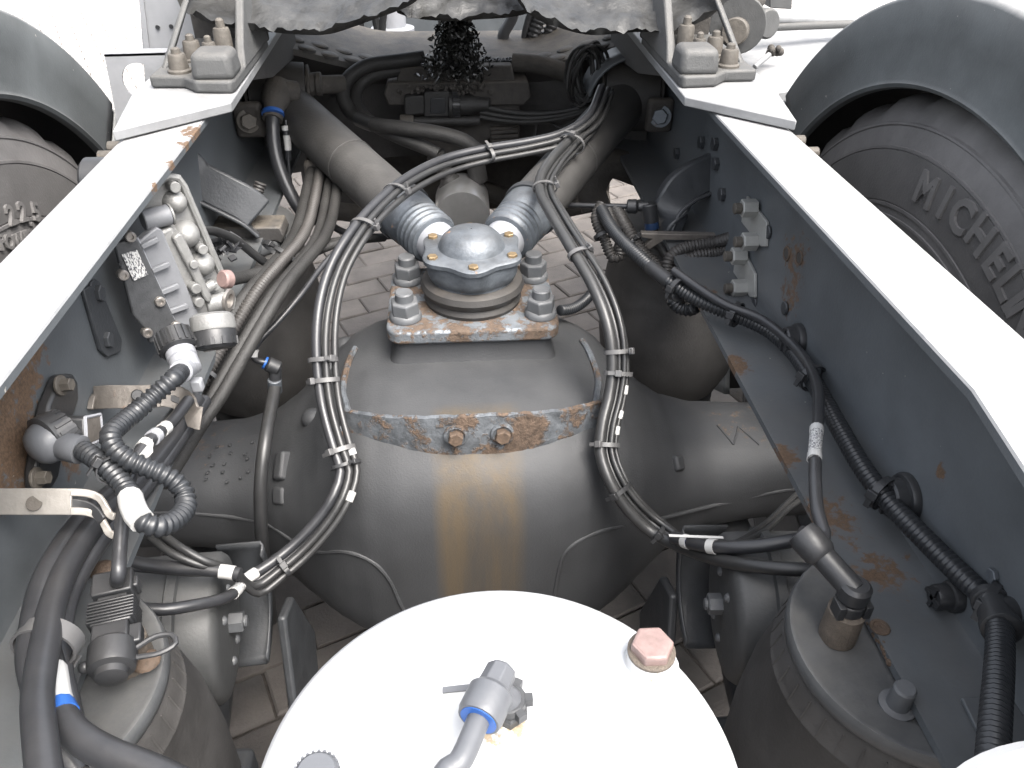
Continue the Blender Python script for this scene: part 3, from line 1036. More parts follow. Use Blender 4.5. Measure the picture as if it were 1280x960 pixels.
# ================================================================== AXLE STAY (V rod)
vr = thing("axle_stay", "V shaped axle stay with domed zinc ball joint on the differential", "axle stay", (0.004, 0.08, 0.74))
CX = 0.005
b = MB()
x1, y0, y1, rr = 0.119, -0.010, 0.180, 0.022
ring = []
for (cx, cy, a0) in ((x1-rr, y0+rr, -90), (x1-rr, y1-rr, 0), (-x1+rr, y1-rr, 90), (-x1+rr, y0+rr, 180)):
    for k in range(6):
        a = math.radians(a0+18*k)
        ring.append((CX+cx+rr*math.cos(a), cy+rr*math.sin(a), 0.722))
b.slab(ring, (0, 0, 0.020))
b.build("base_plate", "zinc_rusty", vr, bevel=0.004, seg=3)
for (x, y) in ((-0.088, 0.030), (0.100, 0.028), (-0.088, 0.138), (0.100, 0.136)):
    p = Vector((x, y, 0.742))
    b = MB().lathe([(0.0225, 0), (0.0225, 0.005), (0.0205, 0.009), (0.019, 0.010)], p, (0, 0, 1), 28)
    b.hexa(p+Vector((0, 0, 0.009)), p+Vector((0, 0, 0.028)), 0.0205, a0=random.uniform(0, 1))
    nut = b.build("nut", "nut_grey", vr, bevel=0.0012)
    b = MB().lathe([(0.0125, 0), (0.0125, 0.012), (0.011, 0.014), (0.004, 0.0135)], p+Vector((0, 0, 0.027)), (0, 0, 1), 20)
    b.build("stud_end", "nut_grey", nut)
JC = Vector((0.007, 0.082, 0))
b = MB().lathe([(0.068, 0.742), (0.070, 0.748), (0.066, 0.755), (0.071, 0.760), (0.074, 0.767), (0.071, 0.775), (0.064, 0.779), (0.056, 0.780)], JC, (0, 0, 1), 48)
b.build("rubber_boot", "rubber", vr)
b = MB().lathe([(0.0585, 0.776), (0.0600, 0.778), (0.0600, 0.783), (0.058, 0.784)], JC, (0, 0, 1), 48)
b.build("clamp_ring", "zinc", vr)
def joint_ring(z, k, wav):
    out = []
    for i in range(96):
        a = 2*math.pi*i/96
        r = 0.0605+k+wav*(0.5+0.5*math.cos(6*(a-math.pi/2)))
        out.append(JC+Vector((r*math.cos(a), r*1.04*math.sin(a), z)))
    return out
b = MB().grid([joint_ring(.781, -.004, 0.0), joint_ring(.786, 0, 0.003), joint_ring(.795, .001, 0.006), joint_ring(.812, .001, .0075)], True)
b.f.append(tuple(range(len(b.v)-96, len(b.v))))
b.build("joint_housing", "zinc", vr, smooth=45)
rows = [joint_ring(.8125, .001, .009), joint_ring(.814, .0035, .010), joint_ring(.820, .004, .010), joint_ring(.8225, .001, .009)]
for (r, z) in ((0.050, .8225), (0.0465, .824), (0.0445, .829), (0.041, .836), (0.034, .8425), (0.024, .847), (0.012, .849), (0.001, .8495)):
    rows.append([JC+Vector((r*math.cos(2*math.pi*i/96), r*math.sin(2*math.pi*i/96), z)) for i in range(96)])
b = MB().grid(rows, True)
cap = b.build("domed_cap", "zinc", vr, smooth=40)
for k in range(6):
    a = math.pi/2+k*math.pi/3
    p = JC+Vector((0.0625*math.cos(a), 0.0655*math.sin(a), 0.8222))
    hexbolt(cap, p, (0, 0, 1), 0.0072, 0.0042, 0, "brass_bolt", "cap_bolt", a0=random.random())
for s in (-1, 1):
    A = Vector((0.007+s*0.050, 0.152, 0.797))
    B = Vector((s*0.333, 0.625, 0.872))
    d = (B-A).normalized()
    b = MB().cyl(A-d*0.03, A+d*0.02, 0.031, 0.031, 28)
    b.build("socket_neck", "plastic_pale", vr)
    prof = [(0.030, 0.004), (0.037, 0.006)]
    for k in range(4):
        prof += [(0.0375, 0.010+k*0.011), (0.0405, 0.013+k*0.011), (0.0405, 0.017+k*0.011), (0.0375, 0.020+k*0.011)]
    prof += [(0.0415, 0.060), (0.0425, 0.075), (0.0425, 0.094), (0.040, 0.096)]
    b = MB().lathe(prof, A, d, 36)
    b.build("ribbed_collar", "zinc", vr, smooth=40)
    b = MB().lathe([(0.0455, 0.090), (0.0465, 0.094), (0.0465, 0.100), (0.044, 0.103)], A, d, 36)
    b.build("band_clamp", "dark_steel", vr)
    L2 = (B-A).length
    b = MB().cyl(A+d*0.1, A+d*(L2-0.03), 0.0415, 0.0435, 36)
    b.build("stay_arm", "arm_paint", vr)
    b = MB().lathe([(0.043, -0.001), (0.0436, 0), (0.0436, 0.004), (0.043, 0.005)], A+d*0.27, d, 36)
    b.build("weld_ring", "arm_paint", vr)
    # rubber bush at the frame end
    bx = Vector((1, -s*0.12, 0)).normalized()
    b = MB().lathe([(0.040, -0.055), (0.064, -0.050), (0.066, -0.03), (0.066, 0.03), (0.064, 0.050), (0.040, 0.055)], B, bx, 36)
    b.build("bush", "rubber", vr, smooth=40)
    for e in (-1, 1):
        b = MB().lathe([(0.058, 0), (0.060, 0.002), (0.060, 0.006), (0.056, 0.007)], B+bx*(0.052*e), bx*e, 36)
        b.build("bush_flange", "grime", vr)
    for yy, e in ((-1, -1),):
        p = Vector((-0.3696, 0.5000, 0.8707)) if s < 0 else Vector((0.3712, 0.5200, 0.8626))
        b = MB().box(p+Vector((0, 0.012, 0)), (0.05, 0.020, 0.062), (1, 0, 0))
        b.build("bolt_lug", "grime", vr, bevel=0.008, seg=3)
        hexbolt(vr, p+Vector((0, 0.002, 0)), (-s*0.35, -1, 0.25), 0.0145, 0.012, 0.020, "bolt_dirty" if s < 0 else "zinc", "bolt")

# ================================================================== AIR SPRINGS
def air_spring(x, y, label, r=0.106, rb=0.122, zb=0.36, port=None, stud=None):
    root = thing("air_spring", label, "air spring", (x, y, zb), "suspension air springs")
    zt = 0.7525
    c = Vector((x, y, 0))
    prof = [(0.02, zt-0.0035), (r*0.72, zt-0.0035), (r*0.76, zt-0.001), (r*0.93, zt-0.001), (r*0.955, zt+0.001), (r*0.985, zt+0.001), (r, zt-0.002), (r*1.008, zt-0.008), (r*1.0, zt-0.014), (r*0.96, zt-0.018)]
    b = MB().lathe(prof, c, (0, 0, 1), 72)
    b.build("top_plate", "bellow_plate", root, smooth=50)
    prof = [(r*0.97, zt-0.016), (r*1.0, zt-0.022), (r*1.03, zt-0.036), (r*1.05, zt-0.043), (r*1.056, zt-0.044), (r*1.056, zt-0.0455), (r*1.05, zt-0.047), (rb, zt-0.10), (rb*1.04, zt-0.16), (rb*1.04, zt-0.22), (rb*0.98, zt-0.28), (rb*0.85, zt-0.32), (rb*0.6, zt-0.33)]
    b = MB().lathe(prof, c, (0, 0, 1), 72, cap0=False)
    b.build("bellow", "bellow_rubber", root, smooth=50)
    # moulded ribs between plate and ring line
    b = MB()
    for k in range(40):
        a = 2*math.pi*k/40
        q = [c+Vector((math.cos(a)*rr, math.sin(a)*rr, z)) for rr, z in ((r*1.003, zt-0.022), (r*1.032, zt-0.036), (r*1.053, zt-0.044))]
        b.tube(q, 0.0009, 4)
    b.build("moulded_ribs", "bellow_rubber", root)
    prof = [(rb*0.62, zt-0.332), (rb*0.8, zt-0.35), (rb*0.8, zb), (rb*0.5, zb)]
    b = MB().lathe(prof, c, (0, 0, 1), 40)
    b.build("piston", "plastic_black", root)
    return root


bagRR = air_spring(0.357, -0.541, "near right air spring, round grey top plate with tape-sealed port under the rail")
bagRL = air_spring(-0.366, -0.533, "near left air spring with dusty grey top plate and capped port")
bagFR = air_spring(0.378, 0.315, "far right air spring, dark rubber bellow behind the axle tube", rb=0.125)
bagFL = air_spring(-0.385, 0.325, "far left air spring, black bellow behind the aluminium valve", rb=0.125)

# port, elbow and stud of the near right spring
p = Vector((0.2920, -0.5277, 0.7500))
b = MB().lathe([(0.0150, 0), (0.0155, 0.004), (0.0150, 0.034), (0.012, 0.036)], p, (0, 0, 1), 24)
b.build("sealed_port", "thread_seal", bagRR)
ST = Vector((0.3124, -0.5934, 0.7500))
b = MB().lathe([(0.014, 0), (0.014, 0.002), (0.009, 0.003), (0.0088, 0.005), (0.0085, 0.022), (0.007, 0.024)], ST, (0, 0, 1), 20)
b.build("stud", "nut_grey", bagRR)
p2 = Vector((-0.2912, -0.5112, 0.7500))
b = MB().lathe([(0.0185, 0), (0.019, 0.004), (0.0185, 0.026), (0.015, 0.028)], p2, (0, 0, 1), 24)
b.build("sealed_port", "thread_seal", bagRL)

# push-in elbow on the near right port
el = thing("elbow_fitting", "black push-in elbow on the taped port of the near right air spring", "fitting", p+Vector((0, 0, 0.034)), "hose fittings")
q = p+Vector((0, 0, 0.036))
b = MB().rcyl(q, q+Vector((0, 0, 0.012)), 0.0125, 0.001, 18)
b.box(q+Vector((-0.011, -0.004, 0.006)), (0.006, 0.014, 0.014))
b.box(q+Vector((0.011, -0.004, 0.006)), (0.006, 0.014, 0.014))
b.build("clip", "plastic_black", el, bevel=0.0006)
b = MB().rcyl(q+Vector((0, 0, 0.012)), q+Vector((0, 0, 0.030)), 0.0125, 0.003, 20)
E2 = Vector((0.2796, -0.5079, 0.8150))
dd = (E2-(q+Vector((0, 0, 0.021)))).normalized()
b.rcyl(q+Vector((0, 0, 0.021)), q+Vector((0, 0, 0.021))+dd*0.040, 0.0105, 0.001, 20)
b.build("body", "plastic_black", el)
C0 = q+Vector((0, 0, 0.021))+dd*0.034
b = MB().lathe([(0.011, 0), (0.0135, 0.004), (0.0142, 0.02), (0.0125, 0.026), (0.007, 0.027)], C0, dd, 24)
b.build("collar", "plastic_black", el)
ELBOW_R = C0+dd*0.026

# multi-way test connector standing on the near left port
tc = thing("test_connector", "black ribbed test coupling with dust cap on the near left air spring", "fitting", p2+Vector((0, 0, 0.02)), "hose fittings")
T0 = Vector((-0.2832, -0.5460, 0.7900))
T1 = Vector((-0.3022, -0.4670, 0.8000))
td = (T1-T0).normalized()
tx, ty_, _ = frame(td)
tl = (T1-T0).length
sx = td.cross(Vector((0, 0, 1))).normalized()
upv = sx.cross(td)
def seg(t0, t1, w, h, name, shift=0.0, bv=0.0015, material="plastic_black"):
    a, c = T0+td*tl*t0, T0+td*tl*t1
    b = MB().box((a+c)/2+sx*shift, ((c-a).length, w, h), td, sx, upv)
    return b.build(name, material, tc, bevel=bv)
b = MB().lathe([(0.007, -0.010), (0.0115, -0.008), (0.012, -0.003), (0.0165, -0.001), (0.0175, 0.003), (0.0175, 0.018), (0.016, 0.020)], T0, td, 24)
b.build("dust_cap", "plastic_black", tc)
loop = [T0+sx*-0.0165+td*0.012, T0+sx*-0.027+td*0.016, T0+sx*-0.032+td*0.010, T0+sx*-0.027+td*0.004, T0+sx*-0.017+td*0.004]
b = MB().tube(spline([T0+sx*0.0165+td*0.012, T0+sx*0.030+td*0.018, T0+sx*0.042+td*0.016, T0+sx*0.045+td*0.008, T0+sx*0.034+td*0.003, T0+sx*0.017+td*0.004], 0.004), 0.0022, 8)
b.build("cap_strap", "plastic_black", tc)
b = MB().ball(T0-sx*0.019+td*0.006, 0.005, 10, 6)
b.build("cap_nib", "plastic_black", tc)
seg(0.16, 0.40, 0.026, 0.024, "socket")
seg(0.18, 0.38, 0.034, 0.012, "latch", 0.004)
for k in range(7):
    seg(0.42+k*0.035, 0.44+k*0.035, 0.034, 0.026, "grip_rib", bv=0.0006)
seg(0.40, 0.68, 0.030, 0.022, "grip")
seg(0.66, 0.72, 0.022, 0.02, "neck")
seg(0.72, 0.98, 0.030, 0.026, "plug_body")
seg(0.80, 0.92, 0.036, 0.014, "side_latch")
b = MB().cyl(T0+td*0.03+upv*-0.005, p2+Vector((0, 0, 0.02)), 0.010, 0.012, 16)
b.build("stem", "plastic_black", tc)
TEST_TOP = T1-td*0.006

# ================================================================== AIR TANK
TC = Vector((-0.002, -0.680, 0.852))
tank = thing("air_tank", "big round white air reservoir in the foreground", "air tank", (0.0, -0.682, 0.52))
RT = 0.146
prof = [(RT-0.02, -0.33), (RT, -0.31), (RT, -0.016), (RT-0.002, -0.010), (RT-0.008, -0.0045), (RT-0.02, -0.001), (RT*0.7, 0.001), (RT*0.4, 0.003), (0.001, 0.0035)]
b = MB().lathe(prof, TC, (0, 0, 1), 96)
b.build("shell", "white_paint", tank, smooth=50)
pp = Vector((0.1021, -0.6107, 0.8530))
b = MB().lathe([(0.020, -0.004), (0.0165, 0.0), (0.0155, 0.010), (0.0145, 0.011)], pp, (0, 0, 1), 24)
plug = b.build("plug_boss", "white_paint", tank)
b = MB().hexa(pp+Vector((0, 0, 0.011)), pp+Vector((0, 0, 0.020)), 0.0142, a0=0.5)
b.build("hex_plug", "plug_red", tank, bevel=0.001, smooth=30)
b = MB().lathe([(0.0152, 0), (0.0158, 0.001), (0.0158, 0.003), (0.0145, 0.004)], pp+Vector((0, 0, 0.0085)), (0, 0, 1), 28)
b.build("sealing_washer", "thread_seal", tank)
pe = Vector((0.0058, -0.6447, 0.8530))
b = MB().lathe([(0.019, -0.003), (0.016, 0.001), (0.015, 0.006), (0.012, 0.007)], pe, (0, 0, 1), 24)
b.build("port_weld", "white_paint", tank)
# little nameplate edge lifting off the paint
pn = Vector((-0.0240, -0.6243, 0.8556))
b = MB().box(pn+Vector((0, 0, 0.0004)), (0.022, 0.004, 0.0012), (1, 0.05, 0), (0, 1, 0.1))
b.build("label_edge", "plastic_grey", tank)
fit = thing("hose_fitting", "grey push-in elbow with blue collar on top of the white tank", "fitting", pe+Vector((0, 0, 0.006)), "hose fittings")
q0 = pe+Vector((0, 0, 0.006))
b = MB().hexa(q0, q0+Vector((0, 0, 0.008)), 0.0125)
b.rcyl(q0+Vector((0, 0, 0.008)), q0+Vector((0, 0, 0.016)), 0.0105, 0.001, 20)
for k in range(6):
    a = k*math.pi/3
    b.box(q0+Vector((0.012*math.cos(a), 0.012*math.sin(a), 0.012)), (0.005, 0.005, 0.007), (math.cos(a), math.sin(a), 0), (-math.sin(a), math.cos(a), 0))
b.build("thread_nut", "dark_steel", fit)
H0 = Vector((0.0020, -0.6328, 0.8850))
H1 = Vector((-0.0134, -0.6643, 0.8850))
hd = (H1-H0).normalized()
b = MB().lathe([(0.006, -0.003), (0.0098, 0.0), (0.0100, 0.006), (0.0112, 0.022), (0.0115, 0.030), (0.0105, 0.031)], H0, hd, 8, a0=0.4)
b.build("elbow_body", "plastic_grey", fit, bevel=0.001, smooth=30)
b = MB().rcyl(q0+Vector((0, 0, 0.010)), H0+hd*0.015, 0.0095, 0.001, 18)
b.build("stem", "plastic_grey", fit)
HL = (H1-H0).length
b = MB().lathe([(0.0115, HL-0.021), (0.0138, HL-0.018), (0.0138, HL-0.003), (0.0128, HL)], H0, hd, 32)
b.build("collar", "plastic_grey", fit)
b = MB().lathe([(0.0112, HL-0.004), (0.0112, HL+0.0006), (0.0075, HL+0.0004)], H0, hd, 32)
b.build("release_ring", "blue_ring", fit)
HE = H0+hd*(HL-0.002)
hs = [HE, HE+hd*0.03] + [tuple(Vector(q)) for q in [(-0.0312, -0.6917, 0.8840), (-0.0419, -0.7095, 0.8840), (-0.0478, -0.7272, 0.8840)]]
cable("air_hose", hs, 0.0068, "grey air hose leaving the blue-collared elbow on the white tank", "plastic_grey", "hose", 20, 0.006)
# ribbed knob at the tank's near edge
kp = Vector((-0.1062, -0.6790, 0.8650))
kb = thing("ribbed_cap", "grey ribbed screw cap at the near rim of the white tank", "cap", kp-Vector((0, 0, 0.013)))
b = MB().rcyl(kp-Vector((0, 0, 0.0125)), kp+Vector((0, 0, 0.004)), 0.0125, 0.002, 28)
b.build("cap_body", "plastic_grey", kb)
b = MB()
for k in range(24):
    a = 2*math.pi*k/24
    b.box(kp+Vector((0.0126*math.cos(a), 0.0126*math.sin(a), -0.004)), (0.0012, 0.0016, 0.014), (math.cos(a), math.sin(a), 0), (-math.sin(a), math.cos(a), 0))
b.build("grip_ribs", "plastic_grey", kb)

# ================================================================== BRAKE CHAMBERS
def brake(s, x, y, z, label):
    root = thing("brake_chamber", label, "brake chamber", (x, y, z-0.09), "brake chambers under the near springs")
    c = Vector((x, y, z))
    d = Vector((-s, 0.06, 0.0)).normalized()          # axis, towards the truck's middle
    d = Vector((-s*0.97, 0.10, -0.05)).normalized()
    b = MB().lathe([(0.075, -0.26), (0.084, -0.25), (0.086, -0.10), (0.0865, -0.052), (0.0915, -0.05), (0.0915, -0.040), (0.0865, -0.038), (0.086, -0.006), (0.082, 0.0), (0.072, 0.003), (0.060, 0.0035), (0.0, 0.0035)], c, d, 56)
    b.build("drum", "drum_grey", root, smooth=40)
    ex, ey, ez = frame(d)
    f = c+d*0.0035
    hexbolt(root, f+ey*0.005, d, 0.0125, 0.016, 0.0, "nut_grey", "nut", stud=0.004)
    for (u, v) in ((-0.022, 0.036), (0.020, 0.040), (0.012, -0.042), (-0.02, -0.04)):
        b = MB().ball(f+ex*u+ey*v, 0.0058, 12, 5, (1, 1, 0.8), d, half=True)
        b.build("screw", "nut_grey", root)
    # rolled guard plate behind
    rows = []
    for k in range(15):
        a = math.radians(-80+95*k/14)
        rr = 0.108
        pc = c+d*0.020
        v = Vector((0, math.cos(a)*1.0, math.sin(a)))
        rows.append([pc+v*rr-d*0.05, pc+v*rr+d*0.004, pc+v*(rr-0.006)+d*0.008, pc+v*(rr-0.02)+d*0.008])
    b = MB().grid(rows)
    b.build("guard_rim", "dark_steel", root, smooth=50, solid=0.003)
    return root


brake(-1, -0.298, -0.315, 0.538, "left brake chamber, grey drum with big nut beneath the test coupling")
brake(1, 0.282, -0.345, 0.560, "right brake chamber, grey drum with big nut beside the near right air spring")
for s, nm in ((-1, "left"), (1, "right")):
    # trailing carrier arm below each chamber
    b = MB().slab([(s*0.245, -0.22, 0.47), (s*0.245, -0.27, 0.49), (s*0.245, -0.31, 0.36), (s*0.25, -0.62, 0.16), (s*0.25, -0.66, 0.08), (s*0.245, -0.26, 0.10), (s*0.245, -0.16, 0.32)], (s*0.012, 0, 0))
    o = b.build("carrier_plate", "dark_steel", bevel=0.004)
    tag(o, f"dark curved carrier plate behind the {nm} brake chamber", "carrier plate", "suspension carrier plates")
    # carrier beam the springs stand on
    b = MB().box((s*0.39, 0.27, 0.335), (0.15, 0.22, 0.05))
    o = b.build("spring_seat", "dark_steel", bevel=0.008)
    tag(o, f"dark seat plate under the far {nm} air spring", "spring seat", "spring seats")
    b = MB().box((s*0.37, -0.50, 0.335), (0.16, 0.28, 0.05))
    o = b.build("spring_seat", "dark_steel", bevel=0.008)
    tag(o, f"dark seat plate under the near {nm} air spring", "spring seat", "spring seats")
    b = MB().tube(spline([(s*0.40, -0.62, 0.29), (s*0.40, -0.3, 0.27), (s*0.42, 0.0, 0.33), (s*0.40, 0.3, 0.29), (s*0.40, 0.45, 0.30)], 0.03), 0.045, 14)
    o = b.build("carrier_beam", "dark_steel")
    tag(o, f"dark longitudinal carrier beam below the {nm} end of the axle", "carrier beam", "carrier beams")

# ================================================================== WHEELS
def tyre(s, label, xi=0.594):
    xi = s*xi
    root = thing("tyre", label, "tyre", (xi+s*0.155, 0, 0.0), "rear tyres")
    R = 0.512
    cx = Vector((xi, 0.0, 0.5))
    n = 192
    ring = [(0.285, 0.030), (0.292, 0.014), (0.312, 0.004), (0.335, 0.0005), (0.352, -0.0005), (0.3525, -0.0025), (0.356, -0.0025), (0.3565, -0.0005), (0.366, 0.0), (0.3665, -0.0022), (0.3705, -0.0022), (0.371, 0.0002),
            (0.395, 0.001), (0.418, 0.003), (0.440, 0.006), (0.4405, 0.0045), (0.4440, 0.0045), (0.4445, 0.007), (0.462, 0.011), (0.470, 0.013), (0.4715, 0.0115), (0.4745, 0.012), (0.4755, 0.016), (0.486, 0.021), (0.497, 0.028), (0.506, 0.040), (0.512, 0.060), (0.512, 0.25), (0.50, 0.285), (0.44, 0.305), (0.30, 0.29)]
    rows = []
    for (r, h) in ring:
        r *= 1.03
        row = []
        for k in range(n):
            a = 2*math.pi*k/n
            rr, hh = r, h
            if r > 0.493 and h < 0.08:
                ph = (k % 6)
                w = (0.0, 0.0, 0.0, 0.6, 1.3, 1.0)[ph]
                wob = 0.25*noise.noise(Vector((k*0.35, r*40, 2.0)))
                rr = r-0.0075*w*(r-0.493)/0.03*0.9-0.003*wob
                hh = h+0.0025*w*min(1, (r-0.493)/0.02)+0.002*wob
            row.append(cx+Vector((s*hh, -math.sin(a)*rr, math.cos(a)*rr)))
        rows.append(row)
    b = MB().grid(rows, True)
    b.build("casing", "tyre_rubber", root, smooth=45)
    b = MB().lathe([(0.3838, 0.0002), (0.3840, -0.0012), (0.4068, -0.0002), (0.4305, 0.0018), (0.4520, 0.0047), (0.4523, 0.0062)], cx, (s, 0, 0), 128, cap0=False, cap1=False)
    b.build("lettering_band", "band_rubber", root)
    b = MB().lathe([(0.29, 0.03), (0.283, 0.02), (0.270, 0.035), (0.262, 0.06), (0.255, 0.16), (0.10, 0.17)], cx, (s, 0, 0), 64, cap0=False)
    b.build("rim", "dark_steel", root)
    return root, xi


tyR, xi = tyre(1, "right rear tyre with raised MICHELIN lettering on its sidewall")
tyre(1, "outer right dual tyre behind the lettered one", 0.925)
tyL, xi2 = tyre(-1, "left rear tyre with 22.5 moulded on its dusty sidewall")


def sidewall_text(root, s, x, body, size, pos, parent_name="letter", ext=0.0022):
    """moulded characters, tops outwards, standing on the inner sidewall"""
    for ch, p in zip(body, pos):
        vs, fs = text_mesh(ch, size, ext)
        y, z = p[1], p[2]
        a = math.atan2(-y if s > 0 else y, z-0.5)
        rho = math.hypot(y, z-0.5)
        c, sn = math.cos(a), math.sin(a)
        if s > 0:
            ex, ey = Vector((0, -c, -sn)), Vector((0, -sn, c))
        else:
            ex, ey = Vector((0, c, -sn)), Vector((0, sn, c))
        ez = ex.cross(ey)
        hw = 0.001+0.0045*max(0, (rho-0.395))/0.045
        o = Vector((x+s*(hw-0.0035), ey.y*rho, 0.5+ey.z*rho))
        til = Vector((s, 0, 0))*0.1
        b = MB()
        b.add([o+ex*v.x+(ey+til).normalized()*(v.y-size*0.36)+ez*v.z for v in vs], fs)
        b.build(parent_name, "letter_rubber", root, smooth=20)


sidewall_text(tyR, 1, 0.594, "MICHELIN", 0.056, [(0.6000, 0.0089, 0.9230), (0.6000, -0.0371, 0.9248), (0.6000, -0.0742, 0.9240), (0.6000, -0.1188, 0.9186), (0.6000, -0.1603, 0.9065), (0.6000, -0.1905, 0.8952), (0.6000, -0.2108, 0.8844), (0.6000, -0.2325, 0.8730)])
sidewall_text(tyL, -1, -0.594, "225", 0.036, [(-0.6000, 0.0862, 0.8829), (-0.6000, 0.1153, 0.8748), (-0.6000, 0.1471, 0.8611)])
sidewall_text(tyL, -1, -0.594, ".", 0.036, [(-0.6000, 0.1277, 0.8625)])
sidewall_text(tyL, -1, -0.594, "POWE", 0.026, [(-0.6000, 0.0438, 0.8645), (-0.6000, 0.0601, 0.8568), (-0.6000, 0.0810, 0.8480), (-0.6000, 0.1018, 0.8405)])

# ================================================================== MUDGUARDS
def mudguard(s, label):
    root = thing("mudguard", label, "mudguard", (s*0.88, 0, 0.5), "rear mudguards")
    xi = s*0.588
    xo = s*1.22
    def arch(a0, a1, k, name, ri, ro, bow=0.0):
        rows = []
        for i in range(k+1):
            a = math.radians(a0+(a1-a0)*i/k)
            def P(x, r):
                return Vector((x, r*math.sin(a), 0.5+r*math.cos(a)))
            rows.append([P(xi+s*0.010, ri-0.006), P(xi+s*0.001, ri-0.004), P(xi-s*0.002, ri+0.001), P(xi, ri+0.006), P(xi+s*0.001, (ri+ro)/2), P(xi+s*0.002, ro-0.007), P(xi+s*0.005, ro-0.002), P(xi+s*0.012, ro), P((xi+xo)/2, ro+0.008), P(xo, ro)])
        b = MB().grid(rows)
        return b.build(name, "fender_plastic", root, smooth=45, solid=0.004)
    arch(-95, 51, 74, "arch", 0.538, 0.648)
    rows = []
    for i in range(61):
        a = math.radians(-95+213*i/60)
        rows.append([Vector((x, 0.640*math.sin(a), 0.5+0.640*math.cos(a))) for x in (xi+s*0.03, xo-s*0.01)])
    b = MB().grid(rows)
    b.build("shade_lining", "rubber", root, solid=0.002)  # added dark sheet, paints the shade between arch and tyre
    arch(52.2, 118, 30, "front_flap", 0.556, 0.643)
    return root


mudguard(1, "right mudguard, scuffed blue-grey plastic arch over the tyre")
mudguard(-1, "left mudguard, weathered grey plastic arch at the picture's edge")

# ================================================================== BRAKE MODULATOR VALVE ON THE LEFT RAIL
NV = Vector((0.5966, -0.7954, 0.1035)).normalized()
mv = thing("modulator_valve", "aluminium and black brake modulator valve with barcode label on the left rail", "valve", (-0.33, -0.04, 0.76))
def vpart(name, pts, h, material, bevel=0.001, seg=2, parent=None):
    b = MB().slab(pts, NV*h)
    return b.build(name, material, parent or mv, bevel=bevel, seg=seg)
vpart("mounting_tray", [(-0.3445, -0.0482, 0.9771), (-0.3356, -0.0413, 0.9789), (-0.3281, -0.0360, 0.9758), (-0.3244, -0.0345, 0.9667), (-0.3010, -0.0348, 0.8289), (-0.2987, -0.0349, 0.8153), (-0.3018, -0.0384, 0.8060), (-0.3109, -0.0459, 0.8014), (-0.3316, -0.0608, 0.8064), (-0.3458, -0.0711, 0.8085), (-0.3605, -0.0666, 0.9273), (-0.3657, -0.0691, 0.9382), (-0.3664, -0.0681, 0.9502)], 0.004, "aluminium", 0.002)
b = MB().tube([Vector(p)+NV*0.007 for p in [(-0.3432, -0.0473, 0.9767), (-0.3349, -0.0408, 0.9787), (-0.3275, -0.0358, 0.9747), (-0.3240, -0.0344, 0.9647), (-0.3129, -0.0345, 0.9002), (-0.2984, -0.0344, 0.8173), (-0.3016, -0.0382, 0.8070)]], 0.0042, 8)
b.build("tray_lip", "aluminium", mv)
vpart("lower_body", [(-0.3605, -0.0666, 0.9273), (-0.3455, -0.0551, 0.9296), (-0.3360, -0.0535, 0.8873), (-0.3261, -0.0534, 0.8312), (-0.3224, -0.0544, 0.8022), (-0.3359, -0.0648, 0.7998), (-0.3509, -0.0751, 0.8066)], 0.024, "aluminium", 0.004, 3)
vpart("body_rib", [(-0.3495, -0.0595, 0.9189), (-0.3436, -0.0545, 0.9233), (-0.3396, -0.0520, 0.9201), (-0.3246, -0.0510, 0.8408), (-0.3279, -0.0549, 0.8299), (-0.3323, -0.0571, 0.8379)], 0.032, "aluminium", 0.003, 3)
for (p, r) in zip([(-0.3346, -0.0443, 0.9499), (-0.3313, -0.0468, 0.9115), (-0.3221, -0.0450, 0.8721), (-0.3449, -0.0565, 0.9154), (-0.3436, -0.0603, 0.8785), (-0.3383, -0.0595, 0.8546)], (0.0135, 0.0165, 0.0155, 0.012, 0.011, 0.009)):
    b = MB().ball(Vector(p)+NV*0.004, r, 20, 8, (1, 1, 1.25), NV, half=True)
    b.build("dome", "aluminium", mv)
for (p, r, h) in zip([(-0.3351, -0.0422, 0.9690), (-0.3225, -0.0425, 0.8940), (-0.3394, -0.0600, 0.8570), (-0.3365, -0.0542, 0.8845), (-0.3391, -0.0620, 0.8397), (-0.3330, -0.0616, 0.8080), (-0.3158, -0.0438, 0.8454)], (0.0062, 0.0058, 0.006, 0.005, 0.006, 0.006, 0.005), (0.018, 0.022, 0.036, 0.034, 0.036, 0.03, 0.02)):
    b = MB().rcyl(Vector(p)+NV*0.003, Vector(p)+NV*(0.003+h), r, 0.0008, 16)
    b.build("boss", "aluminium", mv)
a, c = [(-0.3577, -0.0850, 0.9441), (-0.3337, -0.0671, 0.9433)]
b = MB().rcyl(a, c, 0.0115, 0.001, 22)
pt = b.build("port_pipe", "valve_grey", mv)
d = (Vector(c)-Vector(a)).normalized()
b = MB().lathe([(0.0118, 0), (0.0118, 0.002), (0.008, 0.002), (0.007, -0.004)], c, d, 22, cap0=False)
b.build("port_rim", "aluminium", pt)
for (q, w, rr) in (([(-0.3263, -0.0742, 0.8461), (-0.3059, -0.0584, 0.8497)], 0, 0.0065), ([(-0.3189, -0.0711, 0.8277), (-0.2973, -0.0551, 0.8256)], 0, 0.011), ([(-0.3321, -0.0800, 0.8344), (-0.3171, -0.0682, 0.8392)], 0, 0.008)):
    b = MB().rcyl(q[0], q[1], rr, 0.001, 20)
    b.build("port_pipe", "aluminium", mv)
b = MB().lathe([(0.0112, 0), (0.0125, 0.001), (0.0125, 0.004), (0.008, 0.0045), (0.0075, -0.002)], (-0.2676, -0.1470, 0.8767), (0.85, -0.2, -0.1), 20)
b.build("port_flange", "screw_steel", mv)
